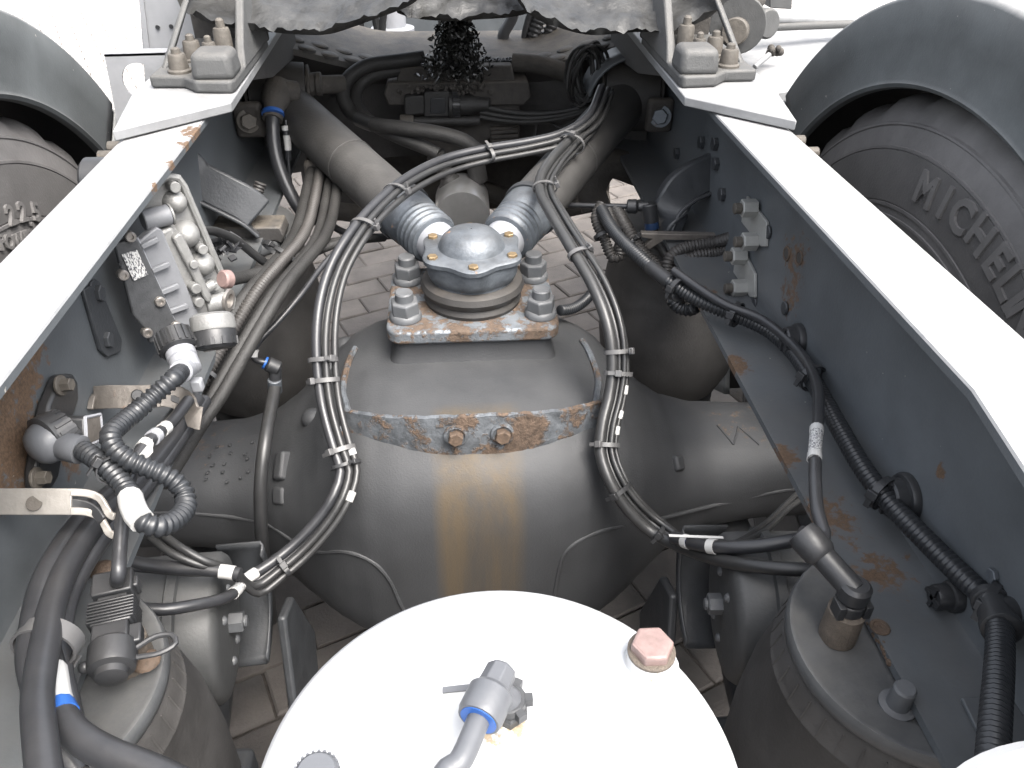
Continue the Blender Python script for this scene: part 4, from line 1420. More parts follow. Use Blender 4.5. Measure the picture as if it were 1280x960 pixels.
# electronics box
vpart("electronics_box", [(-0.3799, -0.1037, 0.9287), (-0.3660, -0.0932, 0.9291), (-0.3504, -0.0803, 0.9381), (-0.3462, -0.0778, 0.9330), (-0.3298, -0.0797, 0.8242), (-0.3280, -0.0795, 0.8152), (-0.3453, -0.0931, 0.8106), (-0.3598, -0.1044, 0.8071), (-0.3758, -0.1159, 0.8106)], 0.015, "valve_grey", 0.002)
ribs = ([(-0.3579, -0.1098, 0.9282), (-0.3426, -0.0979, 0.9317), (-0.3415, -0.0979, 0.9259), (-0.3568, -0.1098, 0.9224)], [(-0.3533, -0.1101, 0.8992), (-0.3378, -0.0982, 0.9016), (-0.3367, -0.0982, 0.8956), (-0.3529, -0.1106, 0.8935)], [(-0.3500, -0.1112, 0.8726), (-0.3336, -0.0986, 0.8744), (-0.3324, -0.0985, 0.8682), (-0.3489, -0.1112, 0.8664)], [(-0.3462, -0.1116, 0.8478), (-0.3296, -0.0990, 0.8484), (-0.3284, -0.0989, 0.8420), (-0.3458, -0.1120, 0.8417)])
for q in ribs:
    vpart("cooling_rib", q, 0.005, "valve_grey", 0.001)
b = MB().tube([Vector(p) for p in [(-0.3586, -0.1094, 0.9356), (-0.3527, -0.1103, 0.8944), (-0.3428, -0.1115, 0.8284)]], 0.0016, 6)
b.build("cover_seam", "plastic_pale", mv)
b = MB().tube([Vector(p)+NV*0.002 for p in [(-0.3498, -0.0800, 0.9370), (-0.3465, -0.0783, 0.9313), (-0.3299, -0.0799, 0.8233)]], 0.0022, 6)
b.build("cover_seam", "plastic_pale", mv)
vpart("cover", [(-0.3791, -0.1245, 0.9377), (-0.3669, -0.1152, 0.9385), (-0.3592, -0.1099, 0.9358), (-0.3428, -0.1115, 0.8284), (-0.3395, -0.1100, 0.8208), (-0.3531, -0.1208, 0.8161), (-0.3705, -0.1336, 0.8183), (-0.3710, -0.1318, 0.8354), (-0.3785, -0.1345, 0.8572)], 0.008, "valve_cover", 0.002)
vpart("barcode_label", [(-0.3699, -0.1316, 0.9269), (-0.3570, -0.1218, 0.9274), (-0.3527, -0.1224, 0.8978), (-0.3655, -0.1324, 0.8956)], 0.0006, "printed_label", 0)
for p in [(-0.3597, -0.1219, 0.9424), (-0.3727, -0.1365, 0.9048), (-0.3479, -0.1233, 0.8640), (-0.3647, -0.1398, 0.8338), (-0.3390, -0.1211, 0.8298)]:
    b = MB().lathe([(0.0058, -0.006), (0.0058, 0.002), (0.0048, 0.0032), (0.0028, 0.0032), (0.0022, 0.0012)], p, NV, 16)
    b.build("screw", "screw_steel", mv)
for p in [(-0.3730, -0.1351, 0.9175), (-0.3504, -0.1298, 0.8281)]:
    b = MB().rcyl(p, Vector(p)+NV*0.001, 0.002, 0.0002, 10)
    b.build("pin_hole", "plastic_black", mv)
# round exhaust silencer at the valve's foot
SC = Vector((-0.2740, -0.1871, 0.8717))
sd = (Vector((-0.2713, -0.1972, 0.8581))-SC+Vector((0.0, -0.004, -0.006))).normalized()
b = MB().lathe([(0.018, -0.010), (0.0225, -0.007), (0.0230, 0.006), (0.0222, 0.008)], SC, sd, 36)
b.build("exhaust_flange", "aluminium", mv)
b = MB().lathe([(0.0215, 0.008), (0.0222, 0.010), (0.0215, 0.024), (0.018, 0.027), (0.0, 0.027)], SC, sd, 36)
sil = b.build("silencer", "plastic_black", mv)
b = MB()
for k in range(12):
    a = 2*math.pi*k/12
    ex, ey, ez = frame(sd)
    b.box(SC+sd*0.02+(ex*math.cos(a)+ey*math.sin(a))*0.0222, (0.004, 0.0015, 0.008), ex*-math.sin(a)+ey*math.cos(a), ex*math.cos(a)+ey*math.sin(a), sd)
b.build("slots", "plastic_black", sil)
# ribbed bayonet nut and pale elbow
BC = Vector((-0.3088, -0.2070, 0.8658))
bd = (Vector((-0.2971, -0.2298, 0.8527))-BC).normalized()
cn = thing("valve_connector", "black ribbed bayonet nut with pale elbow plugged into the valve foot", "connector", BC)
b = MB().lathe([(0.014, -0.008), (0.0185, -0.006), (0.0190, 0.014), (0.0165, 0.016)], BC, bd, 36)
b.build("bayonet_nut", "plastic_black", cn)
ex, ey, ez = frame(bd)
b = MB()
for k in range(18):
    a = 2*math.pi*k/18
    b.box(BC+bd*0.004+(ex*math.cos(a)+ey*math.sin(a))*0.0192, (0.0026, 0.0022, 0.018), ex*-math.sin(a)+ey*math.cos(a), ex*math.cos(a)+ey*math.sin(a), bd)
b.build("grip_ribs", "plastic_black", cn)
b = MB().lathe([(0.0145, 0.016), (0.015, 0.017), (0.015, 0.024), (0.0135, 0.025), (0.0145, 0.027), (0.0145, 0.040), (0.010, 0.043)], BC, bd, 24)
b.build("elbow_body", "plastic_pale", cn)
EL0 = BC+bd*0.036
EL1 = Vector((-0.2902, -0.2613, 0.8613))
b = MB().rcyl(EL0, EL0.lerp(EL1, 1.0), 0.0112, 0.001, 20)
b.build("outlet", "plastic_pale", cn)
b = MB().box(EL0+Vector((0.006, 0.0, -0.022)), (0.012, 0.010, 0.014))
b.build("clip", "plastic_pale", cn, bevel=0.002)

# ================================================================== LEVEL SENSOR ON THE LEFT WEB
sn = thing("level_sensor", "black level sensor with grey round plug on the rusty left rail web", "sensor", (-0.385, -0.33, 0.80))
poly = [(-0.3940, -0.2950, 0.8856), (-0.3940, -0.2772, 0.8750), (-0.3940, -0.2739, 0.8624), (-0.3940, -0.2836, 0.8485), (-0.3940, -0.3312, 0.8333), (-0.3940, -0.3598, 0.8167), (-0.3940, -0.3771, 0.8171), (-0.3940, -0.3935, 0.8336), (-0.3940, -0.3844, 0.8466), (-0.3940, -0.3569, 0.8640), (-0.3940, -0.3295, 0.8785)]
b = MB().slab([(-0.3945, p[1], p[2]) for p in poly], (0.012, 0, 0))
b.build("base_plate", "plastic_black", sn, bevel=0.003)
for p in [(-0.3820, -0.3071, 0.8820), (-0.3820, -0.3912, 0.8446)]:
    hexbolt(sn, p, (1, -0.05, 0.1), 0.0062, 0.009, 0.0098, "bolt_dirty", "bolt")
front = [(-0.3380, -0.3648, 0.8878), (-0.3380, -0.3406, 0.8725), (-0.3380, -0.3513, 0.8527), (-0.3380, -0.3785, 0.8673)]
b = MB().slab([Vector(p) for p in front], (-0.048, 0, 0.0))
b.build("housing", "plastic_black", sn, bevel=0.002)
mid = sum((Vector(p) for p in front), Vector())/4
b = MB()
for i in range(4):
    b.tube([Vector(front[i])+Vector((0.0008, 0, 0)), Vector(front[(i+1) % 4])+Vector((0.0008, 0, 0))], 0.0016, 6)
b.build("face_rim", "plastic_pale", sn)
b = MB().slab([mid+(Vector(p)-mid)*0.85+Vector((0.0006, 0, 0)) for p in front], (0.0008, 0, 0))
b.build("face_plate", "bracket_steel", sn)
SP = Vector((-0.3620, -0.3733, 0.8749))
sdir = Vector((0.86, -0.35, 0.37)).normalized()
sdir = Vector((0.62, -0.60, 0.30)).normalized()
b = MB().lathe([(0.017, -0.026), (0.0200, -0.024), (0.0205, -0.012), (0.0190, -0.009)], SP+Vector((0.006, 0.014, 0.0)), (0.45, 0.75, -0.1), 30)
b.build("bayonet_nut", "plastic_black", sn)
b = MB()
ex, ey, ez = frame((0.5, 0.75, 0.0))
for k in range(20):
    a = 2*math.pi*k/20
    b.box(SP+ez*0.004+(ex*math.cos(a)+ey*math.sin(a))*0.0205, (0.0028, 0.0022, 0.014), ex*-math.sin(a)+ey*math.cos(a), ex*math.cos(a)+ey*math.sin(a), ez)
b.lathe([(0.012, -0.006), (0.0203, -0.005), (0.0203, 0.011), (0.016, 0.013)], SP, ez, 30)
b.build("grip_ring", "plastic_black", sn)
b = MB().lathe([(0.0192, -0.004), (0.0192, 0.004), (0.0175, 0.011), (0.0135, 0.0165), (0.007, 0.0195), (0.001, 0.020)], SP-ez*0.004, -ez, 28)
b.build("plug_shell", "plastic_grey", sn)
q1 = Vector((-0.3350, -0.3900, 0.8725))
b = MB().lathe([(0.0100, -0.002), (0.0115, 0.006), (0.0115, 0.018), (0.0122, 0.019), (0.0122, (q1-SP).length), (0.0105, (q1-SP).length+0.001)], SP-ez*0.008, q1-SP+ez*0.008, 24)
b.build("outlet", "plastic_grey", sn)

cond, sp = cable("conduit", [Vector(EL1)]+[(-0.2750, -0.3191, 0.8929), (-0.2850, -0.3283, 0.8876), (-0.3000, -0.3488, 0.8814), (-0.3050, -0.3722, 0.8859), (-0.3050, -0.3959, 0.8913), (-0.3000, -0.4068, 0.8874), (-0.2850, -0.4153, 0.8793), (-0.2650, -0.4175, 0.8679), (-0.2520, -0.4194, 0.8555), (-0.2450, -0.4318, 0.8469), (-0.2450, -0.4563, 0.8523), (-0.2520, -0.4734, 0.8623), (-0.2620, -0.4742, 0.8690), (-0.2720, -0.4613, 0.8706), (-0.2850, -0.4369, 0.8660), (-0.2980, -0.4218, 0.8703), (-0.3150, -0.4087, 0.8770), (-0.3320, -0.3940, 0.8757)],
                 0.0088, "looped black corrugated conduit joining valve elbow and level sensor", "conduit_black", "conduit", ribbed=True, pitch=0.0048)
i0 = min(range(len(sp)), key=lambda i: (sp[i]-Vector((-0.2680, -0.4650, 0.8679))).length)/(len(sp)-1)
sleeve(cond, sp, i0-0.012, i0+0.075, 0.0096)
tie((-0.3000, -0.4171, 0.8731), (0.5, -0.8, 0.3), 0.013, 0.011, "black tie binding the crossing of the looped conduit near the level sensor", head=(-0.5, -0.4, 0.8), material="plastic_black")

# ================================================================== CLAMP BRACKETS ON THE LEFT RAIL
def strip(name, pts, w, wdir, th, material, parent, bevel=0.0008):
    """flat bar bent along points"""
    wd = Vector(wdir).normalized()
    rows = []
    sp = spline(pts, 0.004)
    for i, p in enumerate(sp):
        t = (sp[min(len(sp)-1, i+1)]-sp[max(0, i-1)]).normalized()
        side = (wd-t*wd.dot(t)).normalized()
        n = t.cross(side)
        rows.append([p+side*w/2+n*th/2, p-side*w/2+n*th/2, p-side*w/2-n*th/2, p+side*w/2-n*th/2])
    b = MB().grid(rows, True)
    b.f.append((3, 2, 1, 0))
    k = len(b.v)
    b.f.append((k-4, k-3, k-2, k-1))
    return b.build(name, material, parent, bevel=bevel, smooth=40)


ck = thing("hose_clamp", "upper rusty steel hose clamp arm reaching from the left rail web", "clamp", (-0.36, -0.17, 0.80), "hose clamps on the left rail")
strip("arm", [(-0.3920, -0.2404, 0.8191), (-0.3720, -0.2449, 0.8226), (-0.3450, -0.2439, 0.8205), (-0.3220, -0.2411, 0.8194)], 0.024, (0.05, 0.58, 0.81), 0.003, "bracket_steel", ck)
strip("saddle", [(-0.3230, -0.2418, 0.8211), (-0.3100, -0.2391, 0.8143), (-0.2980, -0.2465, 0.8089), (-0.2910, -0.2577, 0.8025), (-0.2840, -0.2583, 0.8006)], 0.024, (0.05, 0.58, 0.81), 0.003, "bracket_steel", ck)
strip("saddle_liner", [(-0.3190, -0.2400, 0.8164), (-0.3090, -0.2399, 0.8107), (-0.3000, -0.2439, 0.8028), (-0.2940, -0.2554, 0.7988)], 0.007, (0.05, 0.58, 0.81), 0.0055, "plastic_black", ck)
strip("foot", [(-0.3925, -0.2544, 0.8144), (-0.3925, -0.2428, 0.8200), (-0.3920, -0.2209, 0.8141)], 0.006, (1, 0, 0), 0.004, "bracket_steel", ck)
b = MB().rcyl(Vector((-0.3460, -0.2456, 0.8239)), Vector((-0.3460, -0.2456, 0.8239))+Vector((0.02, -0.05, 0.035)).normalized()*0.006, 0.006, 0.001, 14)
b.build("rubber_plug", "plastic_black", ck)
ck2 = thing("hose_clamp", "lower pale zinc hose clamp arm at the picture's left edge", "clamp", (-0.36, -0.37, 0.86), "hose clamps on the left rail")
strip("arm", [(-0.4200, -0.4381, 0.8644), (-0.3850, -0.4369, 0.8619), (-0.3520, -0.4411, 0.8638), (-0.3280, -0.4411, 0.8622)], 0.021, (0.05, 0.58, 0.81), 0.003, "zinc_pale", ck2)
for dz, off in ((0.0075, 0), (-0.0075, 1)):
    k = Vector((0.05, 0.58, 0.81)).normalized()*dz
    strip("saddle_tine", [Vector(q)+k for q in [(-0.3290, -0.4414, 0.8626), (-0.3180, -0.4401, 0.8597), (-0.3090, -0.4414, 0.8551), (-0.3030, -0.4482, 0.8507), (-0.3010, -0.4507, 0.8460), (-0.2960, -0.4536, 0.8450)]], 0.006, (0.05, 0.58, 0.81), 0.003, "zinc_pale", ck2)
strip("saddle_liner", [(-0.3310, -0.4410, 0.8606), (-0.3200, -0.4405, 0.8567), (-0.3110, -0.4445, 0.8530), (-0.3050, -0.4509, 0.8492)], 0.0085, (0.05, 0.58, 0.81), 0.003, "plastic_black", ck2)
b = MB().rcyl(Vector((-0.3555, -0.4429, 0.8640)), Vector((-0.3555, -0.4429, 0.8640))+Vector((0.1, -0.6, 0.7)).normalized()*0.0008, 0.0062, 0.0002, 18)
b.build("slot_hole", "grime", ck2)

# ================================================================== HOSES ALONG THE LEFT RAIL
HG = "air hoses along the left rail"
cable("air_hose", [(-0.3157, -0.2110, 0.7850), (-0.3304, -0.2841, 0.7850), (-0.3414, -0.3442, 0.7900), (-0.3487, -0.3988, 0.8050), (-0.3447, -0.4564, 0.8220), (-0.3373, -0.5020, 0.8320), (-0.3236, -0.5471, 0.8380), (-0.3153, -0.5700, 0.8400), (-0.3086, -0.5843, 0.8350), (-0.2945, -0.6079, 0.8200), (-0.2755, -0.6308, 0.8000)],
      0.0095, "thick black hose nearest the left rail web, passing under the lower clamp", "cable_black", "hose", 16, group=HG)
cable("air_hose", [(-0.3053, -0.2044, 0.7850), (-0.3176, -0.2874, 0.7850), (-0.3279, -0.3506, 0.7920), (-0.3347, -0.4094, 0.8080), (-0.3313, -0.4676, 0.8240), (-0.3213, -0.5161, 0.8360), (-0.3051, -0.5637, 0.8480), (-0.2877, -0.6124, 0.8580), (-0.2732, -0.6423, 0.8620), (-0.2554, -0.6761, 0.8650)],
      0.0098, "thick black hose in front of the others at the lower left", "cable_black", "hose", 16, group=HG)
h3, s3 = cable("air_hose", [(-0.2993, -0.1981, 0.7800), (-0.3116, -0.2819, 0.7800), (-0.3212, -0.3523, 0.7850), (-0.3283, -0.4116, 0.7970), (-0.3282, -0.4638, 0.8080), (-0.3230, -0.5043, 0.8150), (-0.3135, -0.5398, 0.8180), (-0.3021, -0.5689, 0.8160), (-0.2901, -0.5934, 0.8050), (-0.2775, -0.6280, 0.7950)],
      0.0075, "thinner black hose on the inner side of the lower left bundle", "cable_black", "hose", 16, group=HG)
h4, s4 = cable("air_hose", [(-0.3187, -0.5505, 0.8220), (-0.3028, -0.5752, 0.8300), (-0.2835, -0.6085, 0.8380), (-0.2629, -0.6303, 0.8420), (-0.2417, -0.6432, 0.8420), (-0.2047, -0.6587, 0.8400), (-0.1725, -0.6762, 0.8400)],
      0.0098, "black hose with blue and white sleeve curving into the bottom edge", "cable_black", "hose", 16, group=HG)
sleeve(h4, s4, 0.16, 0.36, 0.0102)
sleeve(h4, s4, 0.345, 0.365, 0.0106, "blue_ring", "blue_band")
strip_t = tie((-0.3132, -0.5521, 0.8320), (-0.1, -1.0, 0.12), 0.021, 0.017, "broad grey band round the lower left hose bundle", w=0.013, head=(0.2, 0, -1), material="tie_grey", th=0.002)
# white sleeves on the hose behind the conduit
cb, sp = cable("sensor_cable", [(-0.2830, -0.2788, 0.8396), (-0.2880, -0.3193, 0.8439), (-0.2920, -0.3564, 0.8554), (-0.2950, -0.3723, 0.8579), (-0.2970, -0.3984, 0.8534), (-0.2950, -0.4255, 0.8514), (-0.2900, -0.4553, 0.8445), (-0.2870, -0.4796, 0.8341), (-0.2850, -0.4910, 0.8303)]+[TEST_TOP], 0.0058, "black cable with white sleeves dropping to the test coupling", "cable_black")
sleeve(cb, sp, 0.21, 0.26, 0.0064)
sleeve(cb, sp, 0.29, 0.34, 0.0072, "plastic_pale", "crimp")
sleeve(cb, sp, 0.37, 0.41, 0.0064)
fl = Vector((-0.2850, -0.4076, 0.8760))
b = MB().slab([fl, fl+Vector((0.012, 0.012, 0.010)), fl+Vector((0.010, 0.010, -0.002)), fl+Vector((0.002, 0.002, -0.008))], (0.0006, -0.0006, 0.0003))
b.build("paper_tag", "white_label", cb)

# ================================================================== CABLE LOOPS OVER THE AXLE
LEFT = [(0.2519, 0.4559, 0.9300), (0.2138, 0.3709, 0.9050), (0.1617, 0.3309, 0.8900), (0.0985, 0.3030, 0.8850), (0.0402, 0.2767, 0.8850), (-0.0219, 0.2380, 0.8850), (-0.0736, 0.1653, 0.8880), (-0.1094, 0.0940, 0.8850), (-0.1403, 0.0255, 0.8720), (-0.1655, -0.0268, 0.8450), (-0.1783, -0.0743, 0.8100), (-0.1811, -0.1111, 0.7700), (-0.1759, -0.1487, 0.7250), (-0.1617, -0.1875, 0.6900), (-0.1544, -0.2065, 0.6720), (-0.1624, -0.2319, 0.6550), (-0.1866, -0.2533, 0.6280), (-0.2232, -0.2795, 0.6050), (-0.2588, -0.3082, 0.6000)]
RIGHT = [(0.2582, 0.4741, 0.9250), (0.2220, 0.3867, 0.9000), (0.1788, 0.3217, 0.8850), (0.1395, 0.2401, 0.8800), (0.1159, 0.1580, 0.8750), (0.1255, 0.0820, 0.8650), (0.1441, 0.0122, 0.8480), (0.1642, -0.0424, 0.8260), (0.1777, -0.0838, 0.7970), (0.1830, -0.1085, 0.7650), (0.1795, -0.1341, 0.7280), (0.1651, -0.1667, 0.6970), (0.1599, -0.1905, 0.6720), (0.1683, -0.2150, 0.6500), (0.1890, -0.2350, 0.6220), (0.2274, -0.2572, 0.5920)]


def strand(path, du, dv, wob=0.0, ph=0.0):
    sp = spline(path, 0.012)
    out = []
    for i, p in enumerate(sp):
        t = (sp[min(len(sp)-1, i+1)]-sp[max(0, i-1)]).normalized()
        side = t.cross(Vector((0.1, -0.75, 0.65)))
        side.normalize()
        up = side.cross(t)
        k = i/len(sp)
        w = 1+wob*math.sin(k*19+ph)
        out.append(p+side*du*w+up*dv*w)
    return out


BL, BR = "cables of the left loop", "cables of the right loop"
def bundle_cable(path, du, dv, r, label, extra=(), wob=0.12, ph=0.0, material="cable_dusty", group=BL, n=10):
    pts = strand(path, du, dv, wob, ph)
    pts = pts[::2]+[Vector(e) for e in extra]
    return cable("bundle_cable", pts, r, label, material, "cable", n, 0.010, group=group)


lc1 = bundle_cable(LEFT, -0.0125, 0.0, 0.0044, "outermost thin grey cable of the left loop", [(-0.2724, -0.3212, 0.6350), (-0.2942, -0.3326, 0.6600), (-0.3254, -0.3262, 0.6750), (-0.3520, -0.3064, 0.6800)], ph=0.3)
lc2 = bundle_cable(LEFT, -0.0030, 0.004, 0.0045, "middle grey cable of the left loop", [(-0.2714, -0.3211, 0.6400), (-0.2911, -0.3306, 0.6650), (-0.3202, -0.3199, 0.6800), (-0.3436, -0.3024, 0.6850)], ph=1.3)
lc3 = bundle_cable(LEFT, 0.0080, 0.0, 0.0062, "thick inner cable of the left loop with white tag at its lower end", [(-0.2716, -0.3499, 0.6300), (-0.2944, -0.3749, 0.6500), (-0.3206, -0.3870, 0.6600), (-0.3465, -0.3873, 0.6650)], ph=2.3, material="cable_black")
lc4 = bundle_cable(LEFT, 0.0020, -0.007, 0.0042, "thin cable tucked under the left loop", [(-0.2830, -0.3162, 0.6300), (-0.3091, -0.3317, 0.6500), (-0.3502, -0.3289, 0.6550), (-0.3825, -0.3266, 0.6600)], ph=3.0, material="cable_black")
sleeve(lc3[0], lc3[1], 0.868, 0.882, 0.0068)
sleeve(lc3[0], lc3[1], 0.882, 0.905, 0.0065, "printed_label", "printed_band")
sleeve(lc3[0], lc3[1], 0.905, 0.918, 0.0068)
sleeve(lc1[0], lc1[1], 0.70, 0.71, 0.0048)
sleeve(lc1[0], lc1[1], 0.755, 0.763, 0.0048)
rc1 = bundle_cable(RIGHT, 0.0075, 0.0, 0.0075, "thick grey cable of the right loop running into a black hose", [(0.2504, -0.3038, 0.6100), (0.2819, -0.3652, 0.6550), (0.3290, -0.3925, 0.6750), (0.3759, -0.4001, 0.6800)], ph=0.9, group=BR, n=14)
rc2 = bundle_cable(RIGHT, -0.0070, 0.004, 0.0036, "outer thin cable of the right loop", [(0.2534, -0.2927, 0.6100), (0.2743, -0.3255, 0.6400), (0.3249, -0.2992, 0.6400), (0.3786, -0.2503, 0.6300), (0.4220, -0.2096, 0.6200)], ph=2.0, group=BR)
rc3 = bundle_cable(RIGHT, -0.0015, -0.002, 0.0036, "middle thin cable of the right loop", [(0.2524, -0.2964, 0.6100), (0.2736, -0.3279, 0.6400), (0.3279, -0.3045, 0.6400), (0.3746, -0.2611, 0.6300), (0.4148, -0.2282, 0.6200)], ph=3.2, group=BR)
rc4 = bundle_cable(RIGHT, -0.0120, -0.001, 0.0030, "thinnest cable on the outside of the right loop", [(0.2557, -0.2870, 0.6050), (0.2741, -0.3163, 0.6300)], ph=4.1, group=BR)
for t in (0.70, 0.73, 0.755):
    sleeve(rc4[0], rc4[1], t, t+0.014, 0.0034)
# printed black hose end on the right
hp, sp = cable("air_hose", [(0.2316, -0.2797, 0.6100), (0.2478, -0.3096, 0.6300), (0.2699, -0.3345, 0.6500), (0.3034, -0.3482, 0.6650), (0.3515, -0.3538, 0.6800), (0.3954, -0.3521, 0.6850)], 0.0078, "black hose with white and blue printed sleeve right of the bowl", "cable_black", "hose", 16)
sleeve(hp, sp, 0.10, 0.17, 0.0083, "blue_ring", "blue_band")
sleeve(hp, sp, 0.12, 0.155, 0.0085)
sleeve(hp, sp, 0.27, 0.31, 0.0088)
b = MB().box(Vector(sp[int(len(sp)*0.18)])+Vector((0, 0.004, 0.008)), (0.062, 0.003, 0.0008), (1, -0.12, 0.0), (0, 1, 0.3))
b.build("paper_tag", "white_label", hp)
# lower left hose pair
hq, sp = cable("air_hose", [(-0.3854, -0.3176, 0.6600), (-0.3405, -0.3295, 0.6600), (-0.2995, -0.3323, 0.6550), (-0.2712, -0.3332, 0.6500), (-0.2585, -0.3356, 0.6480)], 0.0072, "short black hose with white end tag below the left loop", "cable_black", "hose", 14)
sleeve(hq, sp, 0.86, 0.97, 0.0078)
# ties on the loops
def tie_on(path, px, label, rx=0.017, ry=0.010, head=(0, -0.5, 0.8), **k):
    sp = spline(path, 0.008)
    tgt = Vector(px)
    i = min(range(1, len(sp)-1), key=lambda i: (sp[i]-tgt).length)
    return tie(sp[i], sp[i+1]-sp[i-1], rx, ry, label, head=head, **k)


tie_on(LEFT, (0.0402, 0.2767, 0.8850), "cable tie on the left loop midway over the V stay", head=(0, -0.4, 0.9))
tie_on(LEFT, (-0.0922, 0.1216, 0.8870), "upper of two cable ties where the left loop crosses the stay arm", head=(0.9, -0.3, 0.2))
tie_on(LEFT, (-0.1327, 0.0383, 0.8760), "lower of two cable ties where the left loop leaves the stay arm", head=(0.9, -0.4, 0.1))
tie_on(LEFT, (-0.1810, -0.1131, 0.7690), "upper cable tie on the left loop beside the bowl", head=(0.7, -0.7, 0.1))
tie_on(LEFT, (-0.1787, -0.1265, 0.7450), "second cable tie on the left loop, just above the rusty strap", head=(-0.8, -0.6, 0.1))
tie_on(LEFT, (-0.1599, -0.1897, 0.6880), "cable tie holding the left loop to the rusty strap end", head=(-0.5, -0.8, 0.1))
tie_on(LEFT, (-0.1554, -0.1968, 0.6800), "thin dark tie just below the left strap end", head=(0.8, -0.6, 0.1), material="plastic_black", w=0.004)
tie_on(LEFT, (-0.2297, -0.2854, 0.6040), "black tie at the bottom of the left loop near the brake chamber", head=(0.3, -0.6, 0.6), material="plastic_black")
tie_on(RIGHT, (0.1731, 0.3173, 0.8840), "wide tie binding both loops to the right stay arm", rx=0.022, ry=0.016, head=(0, -0.2, 0.9))
tie_on(RIGHT, (0.1156, 0.1550, 0.8750), "cable tie on the right loop just above the ribbed collar", head=(0.9, -0.3, 0.3))
tie_on(RIGHT, (0.1480, 0.0014, 0.8440), "cable tie with tall buckle on the right loop right of the domed cap", head=(0.9, -0.3, 0.5))
tie_on(RIGHT, (0.1828, -0.1109, 0.7630), "upper cable tie on the right loop beside the bowl", head=(0.9, -0.5, 0.1))
tie_on(RIGHT, (0.1783, -0.1269, 0.7450), "second cable tie on the right loop beside the far right air spring", head=(-0.2, -0.9, 0.1))
tie_on(RIGHT, (0.1609, -0.1827, 0.6770), "cable tie holding the right loop to the rusty strap end", head=(-0.6, -0.7, 0.1))
tie_on(RIGHT, (0.1754, -0.2259, 0.6370), "black tie on the right loop below the strap", head=(-0.5, -0.8, 0.1), material="plastic_black")
tie_on(RIGHT, (0.2231, -0.2574, 0.5940), "black tie where the right loop splits above the ground", head=(-0.2, -0.8, 0.3), material="plastic_black")

# ================================================================== CONDUIT RUN ALONG THE RIGHT RAIL
cr, sp = cable("conduit", [(0.2200, 0.2502, 0.8000), (0.2252, 0.1659, 0.8000), (0.2462, 0.0792, 0.8000), (0.2776, 0.0058, 0.7950), (0.3090, -0.0352, 0.7900), (0.3433, -0.0652, 0.7870), (0.3722, -0.0989, 0.7860), (0.3849, -0.1405, 0.7860), (0.3847, -0.1979, 0.7900), (0.3785, -0.2615, 0.7950), (0.3725, -0.3200, 0.7980), (0.3688, -0.3830, 0.8000), (0.3727, -0.4247, 0.8000), (0.3808, -0.4773, 0.8030), (0.3869, -0.5209, 0.8080), (0.3919, -0.5588, 0.8150)],
               0.0098, "long black corrugated conduit running along the right rail", "conduit_black", "conduit", ribbed=True, pitch=0.0046)
sleeve(cr, sp, 0.245, 0.295, 0.0104, "plastic_black", "smooth_sleeve")
cable("air_hose", [(0.2758, 0.0094, 0.8150), (0.2973, -0.0273, 0.8100), (0.3240, -0.0664, 0.8050), (0.3599, -0.1010, 0.8030), (0.3768, -0.1522, 0.8030), (0.3790, -0.2030, 0.8060), (0.3679, -0.2575, 0.8120)]+[(0.3428, -0.3195, 0.8200), (0.3175, -0.3735, 0.8250), (0.2995, -0.4169, 0.8250), (0.2877, -0.4535, 0.8220), (0.2828, -0.4820, 0.8180)]+[tuple(ELBOW_R)],
      0.0058, "smooth black hose leaving the conduit for the near right air spring", "cable_black", "hose", 12)
hh, sp = cable("air_hose", [(0.3315, -0.3418, 0.8230), (0.3086, -0.3913, 0.8260)], 0.0064, "printed white sleeve on the hose above the near right air spring", "printed_label", "hose sleeve", 12)
sleeve(hh, sp, 0.0, 0.3, 0.0068)
sleeve(hh, sp, 0.85, 1.0, 0.0068)
cable("conduit", [(0.3888, -0.5608, 0.8150), (0.3719, -0.5855, 0.8250), (0.3349, -0.6340, 0.8420), (0.3074, -0.6696, 0.8520), (0.2827, -0.7026, 0.8600), (0.2676, -0.7264, 0.8600)], 0.0098, "vertical corrugated conduit at the lower right corner", "conduit_black", "conduit", ribbed=True, pitch=0.0046)
tj = thing("conduit_tee", "black tee joint where the right rail conduits meet", "conduit joint", (0.4017, -0.5522, 0.8000))
a, c, e = Vector((0.3906, -0.5487, 0.8140)), Vector((0.3772, -0.5808, 0.8220)), Vector((0.4194, -0.5631, 0.8200))
b = MB().rcyl(a, c, 0.0128, 0.001, 20)
b.build("run", "plastic_black", tj)
b = MB().rcyl((a+c)/2, e, 0.012, 0.001, 20)
b.build("branch", "plastic_black", tj)
for q, k in ((a, c), (c, a)):
    d = (q-k).normalized()
    b = MB().lathe([(0.0128, -0.006), (0.0145, -0.005), (0.0145, 0.001), (0.0128, 0.002)], q, d, 20)
    b.build("collar", "plastic_black", tj)
TG = "black clips along the right rail conduit"
for (px, lab, ax) in (((0.2808, -0.0078, 0.7950), "grey clip round the far end of the right rail conduit", (0.5, -0.8, 0)), ((0.3404, -0.0715, 0.7920), "black clip on the conduit just past its smooth sleeve", (0.7, -0.7, 0)),
                      ((0.3818, -0.2193, 0.7950), "black clip where the smooth hose leaves the conduit", (0.3, -0.9, 0)), ((0.3711, -0.4119, 0.8000), "black clip on the conduit at the large round grommet", (0.5, -0.85, 0)),
                      ((0.3901, -0.5478, 0.8130), "black clip at the tee joint in the right corner", (0.6, -0.8, 0))):
    tie(px, ax, 0.0155, 0.0145, lab, w=0.007, head=(-0.7, -0.5, 0.3), material="plastic_black", th=0.002, group=TG)
